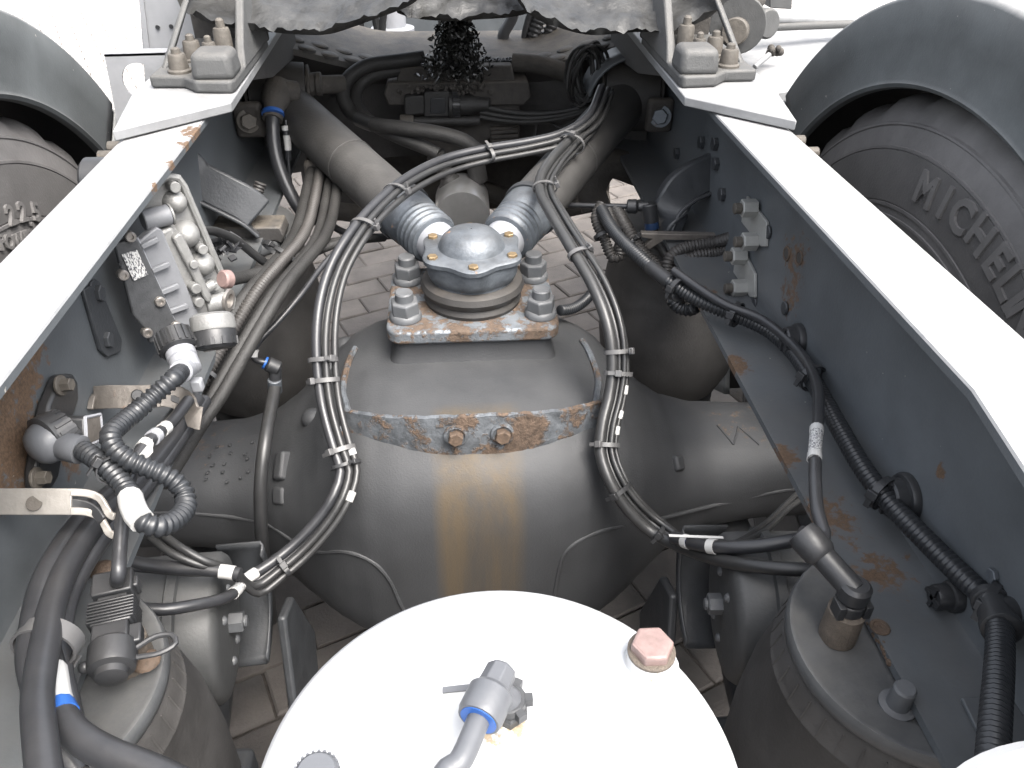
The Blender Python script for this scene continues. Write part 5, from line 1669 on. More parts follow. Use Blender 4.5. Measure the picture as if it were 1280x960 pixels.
for (px, r, lab) in (([(0.3960, -0.1437, 0.7980)], 0.020, "small black grommet in the right rail web beside the conduit bend"), ([(0.3960, -0.4157, 0.7959)], 0.024, "large black round grommet in the right rail web"), ([(0.3960, -0.5139, 0.7758)], 0.014, "black grommet low on the right rail web behind the conduit")):
    p = Vector(px[0])
    p.x = 0.3955
    o = thing("grommet", lab, "grommet", p, "grommets in the right rail")
    b = MB().lathe([(r, 0), (r, 0.004), (r*0.93, 0.007), (r*0.80, 0.008), (r*0.78, 0.018), (r*0.70, 0.020), (r*0.2, 0.020)], p, (-1, 0, 0), 36)
    b.build("disc", "plastic_black", o)
    b = MB().box(p+Vector((-0.020, 0, 0)), (0.004, 0.004, r*1.5))
    b.box(p+Vector((-0.020, 0, 0)), (0.004, r*1.5, 0.004))
    b.build("cross_rib", "plastic_black", o)
p = Vector((0.3955, -0.5366, 0.8285))
hexbolt(railR, p, (-1, 0, 0), 0.006, 0.004, 0.0, "zinc", "rivet_head")
# wedge plate lying on the lower right flange, rusty slit at its edge
b = MB().slab([(0.3935, -0.60, 0.763), (0.355, -0.60, 0.763), (0.345, -0.70, 0.763), (0.340, -0.85, 0.763), (0.3935, -0.85, 0.763)], (0, 0, 0.004))
b.build("doubler_plate", "rail_paint", railR, bevel=0.001)
b = MB()
for k in range(34):
    y = -0.468-0.0028*k
    b.ball((0.3215+random.uniform(-.001, .001), y, 0.757+random.uniform(-.002, .002)), random.uniform(0.002, 0.0036), 6, 4)
b.build("rust_flakes", "bolt_rusty", railR)
q = Vector((0.3253, -0.5299, 0.7615))
b = MB().lathe([(0.0085, 0), (0.008, 0.001), (0.006, 0.001), (0.005, -0.0005)], q, (0, 0, 1), 16)
b.build("rusty_hole", "bolt_rusty", railR)


# ================================================================== VALVE BOX ON THE CROSS MEMBER
mb = thing("valve_box", "grimy boxy valve block on the cross member below the grease clump", "valve block", (-0.0068, 0.7000, 0.7232))
def ybox(name, px, y, depth, material="grime", bevel=0.003, parent=None):
    """block whose rear face fills the given corners at distance y, reaching forwards by depth"""
    b = MB().slab([Vector(p) for p in px], (0, depth, 0))
    return b.build(name, material, parent or mb, bevel=bevel)
ybox("lid", [(-0.1092, 0.6900, 0.9127), (0.1086, 0.6900, 0.9136), (0.1169, 0.6900, 0.8772), (-0.1212, 0.6900, 0.8768)], 0.70, 0.03)
ybox("body", [(-0.1352, 0.6750, 0.8870), (0.1393, 0.6750, 0.8870), (0.1463, 0.6750, 0.8563), (0.1322, 0.6750, 0.8408), (-0.1372, 0.6750, 0.8443), (-0.1432, 0.6750, 0.8659)], 0.68, 0.07)
ybox("lower_body", [(-0.0906, 0.6900, 0.8425), (0.1255, 0.6900, 0.8397), (0.1232, 0.6900, 0.7717), (0.0604, 0.6900, 0.7694), (0.0534, 0.6900, 0.7326), (-0.0560, 0.6900, 0.7413), (-0.0866, 0.6900, 0.7784)], 0.69, 0.06)
ybox("fin_block", [(0.0633, 0.6800, 0.7956), (0.1253, 0.6800, 0.7979), (0.1227, 0.6800, 0.7484), (0.0663, 0.6800, 0.7460)], 0.68, 0.05)
for k in range(5):
    ybox("fin", [(0.0661, 0.6720, 0.7916), (0.1214, 0.6720, 0.7940), (0.1215, 0.6720, 0.7875), (0.0661, 0.6720, 0.7851)] if k == 0 else [Vector(q)+Vector((0, 0, -0.0095*k)) for q in [(0.0661, 0.6720, 0.7916), (0.1214, 0.6720, 0.7940), (0.1215, 0.6720, 0.7875), (0.0661, 0.6720, 0.7851)]], 0.672, 0.02, bevel=0.001)
ybox("connector_block", [(-0.1035, 0.6550, 0.8665), (-0.0648, 0.6550, 0.8690), (-0.0637, 0.6550, 0.8322), (-0.1046, 0.6550, 0.8297)], 0.655, 0.03, "cable_filthy")
ybox("connector_frame", [(-0.0643, 0.6500, 0.8764), (-0.0150, 0.6500, 0.8773), (-0.0168, 0.6500, 0.8284), (-0.0671, 0.6500, 0.8275)], 0.65, 0.03, "cable_filthy")
ybox("connector_window", [(-0.0526, 0.6480, 0.8648), (-0.0232, 0.6480, 0.8659), (-0.0244, 0.6480, 0.8353), (-0.0541, 0.6480, 0.8357)], 0.648, 0.02, "plastic_black", 0.001)
a, c = Vector((-0.0191, 0.6650, 0.8473)), Vector((0.0029, 0.6650, 0.8470))
d = (c-a).normalized()
b = MB().lathe([(0.022, 0), (0.026, 0.002), (0.026, 0.008), (0.022, 0.010), (0.0225, 0.022), (0.02, 0.024)], a, d, 28)
b.build("lock_ring", "cable_filthy", mb)
ex, ey, ez = frame(d)
b = MB()
for k in range(20):
    t = 2*math.pi*k/20
    b.box(a+d*0.016+(ex*math.cos(t)+ey*math.sin(t))*0.0225, (0.003, 0.003, 0.014), ex*-math.sin(t)+ey*math.cos(t), ex*math.cos(t)+ey*math.sin(t), d)
b.build("grip_ribs", "plastic_black", mb)
b = MB().lathe([(0.020, 0), (0.020, 0.02), (0.016, 0.03), (0.014, 0.055), (0.008, 0.06)], a+d*0.024, d, 20)
b.build("plug_shell", "cable_filthy", mb)
b = MB()
for k in range(170):
    px = Vector((-0.0180, 0.6650, 0.8748))+Vector((random.gauss(0, 0.045), random.uniform(-.01, .03), random.uniform(-.008, .010)))
    b.ball(px, random.uniform(0.002, 0.0055), 6, 4)
o = b.build("dirt_crust", "grime", mb)
o["kind"] = "stuff"
b = MB().rcyl(Vector((-0.1069, 0.6550, 0.8188)), Vector((0.0431, 0.6550, 0.8182)), 0.009, 0.001, 14)
b.build("cross_pipe", "cable_filthy", mb)
b = MB().rcyl(Vector((-0.1146, 0.6520, 0.8198)), Vector((-0.0879, 0.6520, 0.8194)), 0.013, 0.002, 14)
b.build("pipe_nut", "bolt_dirty", mb)
WG = "filthy wires by the valve box"
for k, (dz, lab) in enumerate(((0, "upper dirty wire leaving the valve box plug to the right"), (-0.012, "middle dirty wire leaving the valve box plug to the right"), (-0.022, "lower dirty wire leaving the valve box plug to the right"))):
    pts = [Vector(q)+Vector((0, 0, dz*(1-i/8))) for i, q in enumerate([(0.0437, 0.6600, 0.8463), (0.0829, 0.6550, 0.8380), (0.1302, 0.6500, 0.8326), (0.1846, 0.6400, 0.8364), (0.2302, 0.6300, 0.8465), (0.2624, 0.6200, 0.8612), (0.2794, 0.6100, 0.8819)])]
    cable("wire", pts, 0.0055, lab, "cable_filthy", "wire", 10, group=WG)
cable("wire", [(0.1713, 0.6600, 0.8243), (0.2032, 0.6500, 0.8030), (0.2252, 0.6400, 0.8186), (0.2526, 0.6200, 0.8430)], 0.004, "small loop of dirty wire below the plug wires", "cable_filthy", "wire", 8, group=WG)
cable("wire", [(0.1587, 0.6600, 0.8165), (0.1564, 0.6600, 0.7811), (0.1734, 0.6600, 0.7594), (0.2045, 0.6500, 0.7739)], 0.004, "second small loop of dirty wire right of the valve box", "cable_filthy", "wire", 8, group=WG)
# thick taped trunk down the right stay arm
cable("taped_harness", [(0.3133, 0.6400, 0.9121), (0.2908, 0.6000, 0.8904), (0.2629, 0.5500, 0.8638), (0.2249, 0.4900, 0.8465), (0.1852, 0.4300, 0.8371)], 0.016, "thick grimy taped cable trunk lying on the right stay arm", "cable_filthy", "cable", 16)
cable("taped_harness", [(0.2996, 0.6200, 0.9027), (0.2710, 0.5850, 0.8756), (0.2360, 0.5200, 0.8586), (0.2002, 0.4600, 0.8466)], 0.013, "second taped trunk beside the one on the right stay arm", "cable_filthy", "cable", 14)
# coil of spare wire
cl = thing("wire_coil", "tangled coil of thin dirty wire hanging by the right stay bush", "wire coil", (0.2469, 0.6200, 0.8584))
cc = Vector((0.2448, 0.6200, 0.9149))
for k in range(9):
    t0 = random.uniform(0, 6.28)
    rx, rz = random.uniform(0.018, 0.038), random.uniform(0.035, 0.060)
    sh = Vector((random.uniform(-.014, .014), random.uniform(-.014, .014), random.uniform(-.010, .006)))
    til = random.uniform(-.5, .5)
    pts = []
    for i in range(13):
        a = t0+i*2*math.pi/12
        x, z = rx*math.cos(a), rz*math.sin(a)
        pts.append(cc+sh+Vector((x*math.cos(til)-z*math.sin(til)*0.5, 0.012*math.sin(a*2+k), x*math.sin(til)*0.5+z)))
    b = MB().tube(spline(pts, 0.008), 0.0032, 7)
    b.build("turn", "cable_filthy", cl)

# ================================================================== HOSES AROUND THE VALVE BOX
h1, sp = cable("air_hose", [(-0.0622, 0.7000, 0.9277), (-0.1083, 0.6900, 0.9245), (-0.1763, 0.6700, 0.9183), (-0.2117, 0.6500, 0.8959), (-0.2169, 0.6300, 0.8734), (-0.2012, 0.6100, 0.8492), (-0.1669, 0.5800, 0.8400), (-0.1091, 0.5500, 0.8397), (-0.0429, 0.5300, 0.8362), (0.0079, 0.5200, 0.8239), (0.0283, 0.5200, 0.8087)], 0.0135, "dusty grey hose curving round the left of the valve box", "cable_filthy", "hose", 16)
sleeve(h1, sp, 0.50, 0.58, 0.0143, "cable_dusty", "worn_sleeve")
cable("air_hose", [(-0.0793, 0.7100, 0.9045), (-0.1180, 0.7000, 0.9044), (-0.1684, 0.6800, 0.8980), (-0.1931, 0.6600, 0.8797), (-0.1929, 0.6300, 0.8582), (-0.1634, 0.5900, 0.8368), (-0.1111, 0.5600, 0.8185), (-0.0666, 0.5400, 0.8064), (-0.0403, 0.5300, 0.7958)], 0.0125, "second dusty hose below it, ending in a ribbed fitting", "cable_filthy", "hose", 16)
b = MB().lathe([(0.014, 0), (0.019, 0.002), (0.019, 0.008), (0.016, 0.010), (0.020, 0.013), (0.020, 0.020), (0.016, 0.024), (0.014, 0.05), (0.03, 0.07), (0.03, 0.10)], (-0.0463, 0.5400, 0.7954), (0.35, -0.05, -0.75), 20)
o = b.build("hose_end", "cable_filthy")
tag(o, "dirty ribbed hose fitting under the valve box, left one", "fitting")
b = MB().lathe([(0.015, 0), (0.020, 0.002), (0.020, 0.009), (0.016, 0.012), (0.018, 0.02), (0.018, 0.07)], (0.0227, 0.5300, 0.8098), (0.15, 0.1, -0.9), 20)
o = b.build("hose_end", "cable_filthy")
tag(o, "dirty ribbed hose fitting under the valve box, right one", "fitting")
cable("pipe", [(0.1117, 0.7300, 0.9100), (0.1752, 0.7200, 0.9057), (0.2312, 0.7100, 0.8877), (0.2803, 0.7000, 0.8586)], 0.018, "dark grimy pipe behind the wire coil", "grime", "pipe", 16)
# grimy pipework left of the box
pw = thing("pipe_coupling", "filthy elbow coupling with bright blue collar at the left stay end", "fitting", (-0.3204, 0.5000, 0.8935))
b = MB().lathe([(0.012, -0.034), (0.020, -0.030), (0.024, -0.018), (0.0245, 0.0), (0.022, 0.012), (0.018, 0.020), (0.017, 0.045)], (-0.3190, 0.5200, 0.9056), Vector((-0.3234, 0.4900, 0.8815))-Vector((-0.3190, 0.5200, 0.9056)), 24)
b.build("elbow_body", "grime", pw)
b = MB().rcyl(Vector((-0.3147, 0.5300, 0.9164)), Vector((-0.2851, 0.5450, 0.9065)), 0.019, 0.003, 18)
b.build("side_outlet", "grime", pw)
bl = Vector((-0.3223, 0.4900, 0.8883))
bdn = (Vector((-0.3223, 0.4700, 0.8684))-bl).normalized()
b = MB().lathe([(0.0185, -0.002), (0.0190, 0.0), (0.0190, 0.004), (0.0125, 0.0045)], bl, bdn, 28)
b.build("release_ring", "blue_ring", pw)
hb, sp = cable("air_hose", [bl-bdn*0.004]+[(-0.3234, 0.4750, 0.8668), (-0.3231, 0.4600, 0.8368), (-0.3164, 0.4450, 0.8036), (-0.3030, 0.4300, 0.7682), (-0.2878, 0.4200, 0.7392), (-0.2726, 0.4200, 0.7175), (-0.2615, 0.4300, 0.7251), (-0.2572, 0.4400, 0.7451)], 0.0115, "black hose hanging from the blue collar at the left stay end", "cable_black", "hose", 16)
cable("wire", [(-0.3045, 0.5000, 0.8726), (-0.3038, 0.4900, 0.8405), (-0.3070, 0.4800, 0.8006), (-0.3075, 0.4700, 0.7598)], 0.003, "thin wire behind the blue-collared hose", "cable_black", "wire", 8)
wb, sp = cable("wire_tag", [(-0.3064, 0.4950, 0.8644), (-0.3051, 0.4900, 0.8405), (-0.3069, 0.4850, 0.8062)], 0.0058, "black sleeve with white rings beside the blue-collared hose", "cable_black", "sleeve", 10)
for t in (0.02, 0.38, 0.52, 0.66):
    sleeve(wb, sp, t, t+(0.18 if t in (0.02, 0.66) else 0.06), 0.0064)
b = MB().rcyl(Vector((-0.2935, 0.6000, 0.9029)), Vector((-0.2552, 0.6200, 0.9028)), 0.020, 0.003, 18)
b.rcyl(Vector((-0.2578, 0.6150, 0.9013)), Vector((-0.2138, 0.6400, 0.8956)), 0.0165, 0.003, 18)
b.rcyl(Vector((-0.2597, 0.6100, 0.9041)), Vector((-0.2510, 0.6100, 0.9040)), 0.021, 0.001, 18)
o = b.build("pipe", "grime")
tag(o, "grimy horizontal pipe with couplings left of the valve box", "pipe")

# ================================================================== RAIL BRACKETS INSIDE
def hanger(s, pts_y, label, foot):
    """pressed channel bracket bending inwards from the rail"""
    root = thing("hanger_bracket", label, "bracket", foot, "hanger brackets inside the rails")
    top = [Vector(p) for p in pts_y]
    strip("face", top, 0.056, (0.0, 0.35, 0.9), 0.030, "dark_steel", root, 0.004)
    up = Vector((0.0, 0.35, 0.9)).normalized()
    strip("lower_lip", [p-up*0.030+Vector((0, -0.006, 0)) for p in top], 0.040, (0.1*s, 0.9, -0.35), 0.006, "dark_steel", root, 0.002)
    hexbolt(root, top[0]+Vector((-s*0.004, -0.004, 0)), (-s, -0.3, 0.2), 0.010, 0.007, 0, "dark_steel", "bolt")
    return root


hanger(1, [(0.4357, 0.3000, 0.8724), (0.4078, 0.2900, 0.8474), (0.3738, 0.2800, 0.8358), (0.3473, 0.2700, 0.8188), (0.3350, 0.2600, 0.7931), (0.3309, 0.2500, 0.7442)], "dark pressed bracket curving in from the right rail", (0.3551, 0.2500, 0.7436))
hanger(-1, [(-0.4208, 0.2700, 0.8795), (-0.4055, 0.2700, 0.8580), (-0.3740, 0.2700, 0.8369), (-0.3418, 0.2700, 0.8153), (-0.3243, 0.2700, 0.7963)], "dark pressed bracket curving in from the left rail", (-0.3971, 0.2700, 0.7543))
cable("sway_link", [(-0.3177, 0.3000, 0.8369), (-0.3301, 0.2900, 0.8120), (-0.3505, 0.2800, 0.7789), (-0.3710, 0.2700, 0.7466)], 0.010, "dark ribbed link with pale clip beside the left bracket", "conduit_dusty", "link", ribbed=True)
b = MB().slab([(-0.3995, 0.2600, 0.7796), (-0.2909, 0.2600, 0.7782), (-0.2860, 0.2600, 0.7616), (-0.2932, 0.2600, 0.7479), (-0.3011, 0.2600, 0.7537), (-0.4049, 0.2600, 0.7537)], (0, 0.05, 0))
o = b.build("ledge_plate", "crossmember_paint", bevel=0.003)
tag(o, "dusty flat ledge plate behind the aluminium valve", "plate")
# crinkled black foil-wrapped plug beside the valve
b = MB()
for k in range(40):
    p = Vector((-0.3490, 0.1200, 0.8142))+Vector((random.gauss(0, .012), random.gauss(0, .01), random.gauss(0, .006)))
    b.box(p, (random.uniform(.008, .018), random.uniform(.006, .012), 0.003), (random.uniform(-1, 1), random.uniform(-1, 1), random.uniform(-1, 1)), (random.uniform(-1, 1), random.uniform(.2, 1), 0.3))
o = b.build("taped_plug", "cable_black", bevel=0.0006)
tag(o, "crinkled black taped plug right of the aluminium valve", "plug")
# copper-coloured stub and hose on the valve's right side
b = MB().rcyl(Vector((-0.2749, -0.1242, 0.8903)), Vector((-0.2681, -0.1158, 0.8856)), 0.0105, 0.002, 18)
o = b.build("valve_port_stub", "plug_red", mv)
cable("air_hose", [(-0.3137, 0.0200, 0.8134), (-0.2986, 0.0600, 0.7977), (-0.2749, 0.1000, 0.7872), (-0.2558, 0.1500, 0.7791), (-0.2220, 0.2000, 0.7721), (-0.1795, 0.2500, 0.7579)], 0.0085, "dark hose from the valve's copper port running inwards", "cable_filthy", "hose", 14)
cable("air_hose", [(-0.3456, 0.0600, 0.8659), (-0.3383, 0.1000, 0.8450), (-0.3248, 0.1300, 0.8186), (-0.3070, 0.1500, 0.7832), (-0.2878, 0.1600, 0.7565)], 0.0062, "thin grey hose arching over behind the aluminium valve", "cable_dusty", "hose", 12)
# hose bundle from the left rail rising to the cross member
for k, (off, r, m, lab) in enumerate(((0, 0.0095, "cable_filthy", "thick dirty hose climbing from the left rail past the far air spring"), (1, 0.0088, "conduit_dusty", "corrugated dirty conduit climbing beside it"), (2, 0.0075, "cable_filthy", "third dirty hose of the climbing left bundle"), (3, 0.0085, "cable_filthy", "innermost dirty hose of the climbing left bundle"))):
    dx = off*0.017
    pts = [Vector(q)+Vector((dx, 0.012*(off % 2), 0.006*(off % 2))) for q in [(-0.3845, -0.2900, 0.7250), (-0.3799, -0.2350, 0.7194), (-0.3774, -0.1700, 0.7094), (-0.3600, -0.1300, 0.7222), (-0.3427, -0.0900, 0.7410), (-0.3205, -0.0400, 0.7651), (-0.2971, 0.0200, 0.7866), (-0.2783, 0.0900, 0.7900), (-0.2641, 0.1600, 0.7874), (-0.2598, 0.2400, 0.7838), (-0.2598, 0.3200, 0.7911), (-0.2611, 0.4200, 0.8004), (-0.2586, 0.5200, 0.8076)]]
    cable("air_hose", pts, r, lab, m, "hose", 12, ribbed=(m == "conduit_dusty"), group="dirty hoses climbing from the left rail")
cable("air_hose", [(-0.2642, 0.1200, 0.7905), (-0.2339, 0.1600, 0.7787), (-0.1974, 0.2000, 0.7754), (-0.1656, 0.2400, 0.7623), (-0.1314, 0.2800, 0.7467)], 0.0065, "dirty hose crossing from the left bundle towards the stay", "cable_filthy", "hose", 12)
cable("air_hose", [(-0.2398, 0.4200, 0.7855), (-0.2425, 0.4000, 0.7571), (-0.2325, 0.3800, 0.7313), (-0.2068, 0.3600, 0.7217), (-0.1506, 0.3400, 0.7206), (-0.0808, 0.3200, 0.7369)], 0.006, "thin black hose looping below the left stay arm", "cable_black", "hose", 12)
tie((-0.2699, 0.1500, 0.7847), (0.5, 0.5, 0.5), 0.035, 0.026, "dark tie round the climbing left hose bundle", material="plastic_black", th=0.002)
tie((-0.3462, -0.0850, 0.7352), (0.3, 0.7, 0.2), 0.034, 0.022, "dark tie on the dirty bundle below the valve silencer", material="plastic_black", th=0.002)
b = MB().box(Vector((-0.2525, 0.4600, 0.7775)), (0.045, 0.04, 0.085), (1, 0.2, 0), (0, 1, 0))
o = b.build("junction_block", "grime", bevel=0.008)
tag(o, "dark grimy block where the left hoses meet under the stay arm", "block")

# wear sensor lead with blue collar and the breather hose
ws, sp = cable("sensor_lead", [(-0.1817, 0.1600, 0.7941), (-0.2054, 0.1200, 0.7824), (-0.2337, 0.0600, 0.7645), (-0.2632, 0.0200, 0.7444), (-0.2819, 0.0000, 0.7333), (-0.2901, -0.0100, 0.7247), (-0.2930, -0.0150, 0.7152), (-0.2863, -0.0200, 0.7118), (-0.2773, -0.0200, 0.7089)], 0.0042, "thin black lead with white-ringed sleeve left of the bowl", "cable_black", "cable", 10)
sleeve(ws, sp, 0.80, 0.845, 0.0065)
sleeve(ws, sp, 0.86, 0.875, 0.0065)
bt = thing("breather_elbow", "small black elbow with blue collar above the breather hose", "fitting", (-0.2698, -0.0300, 0.6865))
a = Vector((-0.2784, -0.0200, 0.7089))
c = Vector((-0.2717, -0.0200, 0.7047))
b = MB().lathe([(0.0085, 0), (0.009, 0.002), (0.0085, 0.003)], a, c-a, 18)
b.build("release_ring", "blue_ring", bt)
b = MB().rcyl(c-(c-a)*0.5, c+(c-a).normalized()*0.014, 0.0105, 0.002, 18)
b.rcyl(c+(c-a).normalized()*0.008, Vector((-0.2681, -0.0250, 0.6762)), 0.0085, 0.001, 18)
b.build("elbow_body", "plastic_black", bt)
b = MB().rcyl(Vector((-0.2675, -0.0260, 0.6849)), Vector((-0.2700, -0.0260, 0.6635)), 0.0095, 0.001, 18)
b.build("crimp", "zinc", bt)
cable("breather_hose", [(-0.2681, -0.0280, 0.6730), (-0.2677, -0.0750, 0.6665), (-0.2684, -0.1250, 0.6533), (-0.2740, -0.1550, 0.6190), (-0.2804, -0.1720, 0.5650), (-0.2893, -0.1720, 0.4896), (-0.2979, -0.1650, 0.4074), (-0.3042, -0.1600, 0.3480)], 0.0085, "grey breather hose hanging down left of the bowl", "cable_dusty", "hose", 14)

# ================================================================== RIGHT CLUSTER BEHIND THE LOOP
cable("conduit", [(0.2232, 0.2700, 0.8011), (0.2118, 0.2500, 0.7866), (0.2229, 0.2200, 0.7613), (0.2340, 0.2000, 0.7400), (0.2441, 0.2000, 0.7425), (0.2452, 0.2100, 0.7654), (0.2380, 0.2400, 0.7794), (0.2345, 0.2700, 0.7912)], 0.0090, "looped dirty conduit hanging at the far right of the domed cap", "conduit_dusty", "conduit", ribbed=True)
cable("conduit", [(0.2477, 0.2700, 0.7909), (0.2584, 0.2300, 0.7765), (0.2766, 0.2000, 0.7527), (0.3087, 0.1600, 0.7301), (0.3459, 0.1200, 0.7085)], 0.0115, "dirty conduit running beside the loop towards the right rail", "conduit_dusty", "conduit", ribbed=True)
tie((0.2309, 0.2250, 0.7699), (0.3, -0.6, -0.6), 0.028, 0.016, "dark tie pinching the looped right conduit", material="plastic_black")
tie((0.2653, 0.2100, 0.7580), (0.6, -0.6, -0.5), 0.015, 0.015, "dark tie on the dirty conduit beside the loop", material="plastic_black")
cable("rod", [(0.1597, 0.3000, 0.7885), (0.2096, 0.2800, 0.7944), (0.2712, 0.2600, 0.8001)], 0.0042, "thin black rod reaching from the right stay arm to an elbow", "cable_black", "rod", 10)
el2 = thing("elbow_fitting", "dark elbow fitting with blue ring at the end of the thin rod", "fitting", (0.3008, 0.2500, 0.7733), "hose fittings")
b = MB().rcyl(Vector((0.2633, 0.2600, 0.8003)), Vector((0.2791, 0.2550, 0.8020)), 0.0115, 0.002, 18)
b.rcyl(Vector((0.2791, 0.2550, 0.8020)), Vector((0.2974, 0.2500, 0.8037)), 0.008, 0.002, 18)
b.rcyl(Vector((0.2955, 0.2500, 0.8092)), Vector((0.3018, 0.2450, 0.7783)), 0.0125, 0.002, 18)
b.build("body", "plastic_black", el2)
b = MB().rcyl(Vector((0.3016, 0.2450, 0.7797)), Vector((0.3038, 0.2430, 0.7680)), 0.0118, 0.001, 18)
b.build("release_ring", "blue_dark", el2)
cable("air_hose", [(0.3040, 0.2450, 0.7699), (0.3101, 0.2350, 0.7547), (0.3221, 0.2100, 0.7381), (0.3370, 0.1800, 0.7273), (0.3585, 0.1400, 0.7196), (0.3821, 0.0800, 0.7217)], 0.006, "thin dirty hose from the dark elbow down to the conduit run", "cable_filthy", "hose", 12)
cable("conduit", [(0.3175, 0.1300, 0.7039), (0.3113, 0.1500, 0.7311), (0.3169, 0.1650, 0.7551), (0.3433, 0.1750, 0.7658), (0.3810, 0.1700, 0.7753), (0.4030, 0.1500, 0.7949), (0.4101, 0.1400, 0.8200), (0.4035, 0.1400, 0.8429)], 0.0105, "upper dirty conduit arching from the right web over the far spring", "conduit_dusty", "conduit", ribbed=True)
cable("conduit", [(0.3295, 0.1200, 0.6906), (0.3252, 0.1400, 0.7221), (0.3308, 0.1550, 0.7460), (0.3531, 0.1600, 0.7579), (0.3863, 0.1600, 0.7638), (0.4096, 0.1500, 0.7788), (0.4191, 0.1400, 0.8043)], 0.0095, "lower dirty conduit arching from the right web over the far spring", "conduit_dusty", "conduit", ribbed=True)
cable("conduit", [(0.3100, 0.1200, 0.7237), (0.3087, 0.1000, 0.7155), (0.3196, 0.0900, 0.7070), (0.3332, 0.0850, 0.7067), (0.3404, 0.0800, 0.7149)], 0.0095, "short conduit bend under the clip at the conduit's far end", "conduit_black", "conduit", ribbed=True)
b = MB().slab([(0.2763, 0.2000, 0.7803), (0.4053, 0.2000, 0.7741), (0.4069, 0.2000, 0.7645), (0.3134, 0.2000, 0.7683), (0.2921, 0.2000, 0.7523), (0.2838, 0.2000, 0.7581), (0.2952, 0.2000, 0.7702), (0.2770, 0.2000, 0.7734)], (0, 0.012, 0))
o = b.build("support_bar", "bracket_steel", bevel=0.001)
tag(o, "thin forked support bar below the right bracket", "bar")
cable("air_hose", [(0.1383, 0.1000, 0.7048), (0.1598, 0.1200, 0.6951), (0.1912, 0.1600, 0.6912), (0.2185, 0.2000, 0.7076)], 0.0085, "black corrugated hose curling behind the right studs", "conduit_black", "hose", ribbed=True)
b = MB().tube(spline([(0.3684, 0.6200, 0.7200), (0.3006, 0.6200, 0.7381), (0.2675, 0.6000, 0.6958), (0.2752, 0.5800, 0.6574)], 0.01), 0.03, 14)
o = b.build("sway_bushing", "grime")
tag(o, "black lumpy shape under the right stay arm", "bushing")
# arched wheel-side plate over the right stay bush
rows = []
for i in range(15):
    a = math.radians(-80+160*i/14)
    c0 = Vector((0.33, 0.60, 0.872))
    rows.append([c0+Vector((0.088*math.sin(a), -0.03, 0.085*math.cos(a))), c0+Vector((0.088*math.sin(a), 0.06, 0.085*math.cos(a)))])
b = MB().grid(rows)
o = b.build("bush_cover", "rail_paint", solid=0.005)
tag(o, "arched blue-grey cover plate over the right stay bush", "cover")
# dark structure seen through the V of the stay
b = MB().lathe([(0.05, 0), (0.052, 0.004), (0.052, 0.09), (0.05, 0.094)], (0.0001, 0.4600, 0.6994), (0.02, 0.98, 0.0), 40)
o = b.build("drive_flange", "machined")
tag(o, "bright machined flange seen behind the domed cap", "flange")
b = MB().cyl((0.0, 0.62, 0.52), (0.0, 1.6, 0.56), 0.055, 0.055, 28)
o = b.build("drive_shaft", "grime")
tag(o, "dark drive shaft running forward under the valve box", "drive shaft")
b = MB().tube(spline([(-0.36, 0.86, 0.56), (-0.2, 0.86, 0.54), (0.0, 0.87, 0.60), (0.2, 0.86, 0.54), (0.36, 0.86, 0.56)], 0.03), 0.022, 14)
o = b.build("sway_bar", "grime")
tag(o, "dark sway bar crossing below the valve box", "sway bar")

# ================================================================== LEFT: PERFORATED BRACKET AND PANEL
hb2 = thing("hole_bracket", "pale grey bracket with large round hole outside the left rail", "bracket", (-0.47, 0.33, 0.94))
outer = [(-0.5105, 0.3200, 1.0250), (-0.4248, 0.3200, 1.0265), (-0.4290, 0.3200, 1.0088), (-0.4452, 0.3200, 0.9422), (-0.5190, 0.3200, 0.9119), (-0.5184, 0.3200, 0.9313)]
hc = Vector((-0.4688, 0.3200, 0.9867))
N = 40
ro = []
cen = sum((Vector(p) for p in outer), Vector())/len(outer)
def edge_hit(a):
    d = Vector((math.cos(a), 0, math.sin(a)))
    best = 0.2
    for i in range(len(outer)):
        p, q = Vector(outer[i]), Vector(outer[(i+1) % len(outer)])
        e = q-p
        den = d.x*e.z-d.z*e.x
        if abs(den) < 1e-9:
            continue
        w = p-hc
        t = (w.x*e.z-w.z*e.x)/den
        u = (w.x*d.z-w.z*d.x)/den
        if t > 0 and -1e-6 <= u <= 1+1e-6:
            best = min(best, t)
    return hc+d*best
angs = sorted([2*math.pi*k/N for k in range(N)]+[math.atan2(p[2]-hc.z, p[0]-hc.x) % (2*math.pi) for p in outer])
rows = [[], [], [], []]
for a in angs:
    d = Vector((math.cos(a), 0, math.sin(a)))
    e = edge_hit(a)
    i_ = hc+d*0.026
    t = Vector((0, 0.004, 0))
    rows[0].append(i_)
    rows[1].append(e)
    rows[2].append(e+t)
    rows[3].append(i_+t)
rows.append(rows[0])
b = MB().grid(rows, True)
b.build("plate", "panel_grey", hb2, smooth=20)
b = MB().slab([Vector(p) for p in [(-0.5105, 0.3200, 1.0250), (-0.4248, 0.3200, 1.0265), (-0.4256, 0.3200, 1.0232), (-0.5114, 0.3200, 1.0217)]], (0, 0.03, 0))
b.build("top_flange", "panel_grey", hb2)
pn = thing("sheet_cabinet", "grey upright sheet panel behind the left fifth wheel foot", "panel", (-0.4761, 0.4500, 0.9923))
b = MB().slab([Vector(p) for p in [(-0.4810, 0.4500, 1.1074), (-0.3995, 0.4500, 1.1116), (-0.4272, 0.4500, 0.9292), (-0.5144, 0.4500, 0.9302)]], (0, 0.02, 0))
b.build("sheet", "panel_grey", pn, bevel=0.001)
b = MB().slab([Vector(p) for p in [(-0.4823, 0.4470, 1.1078), (-0.4753, 0.4470, 1.1078), (-0.4894, 0.4470, 1.0004), (-0.4975, 0.4470, 0.9980)]], (0, 0.03, 0))
b.build("edge_strip", "panel_grey", pn)
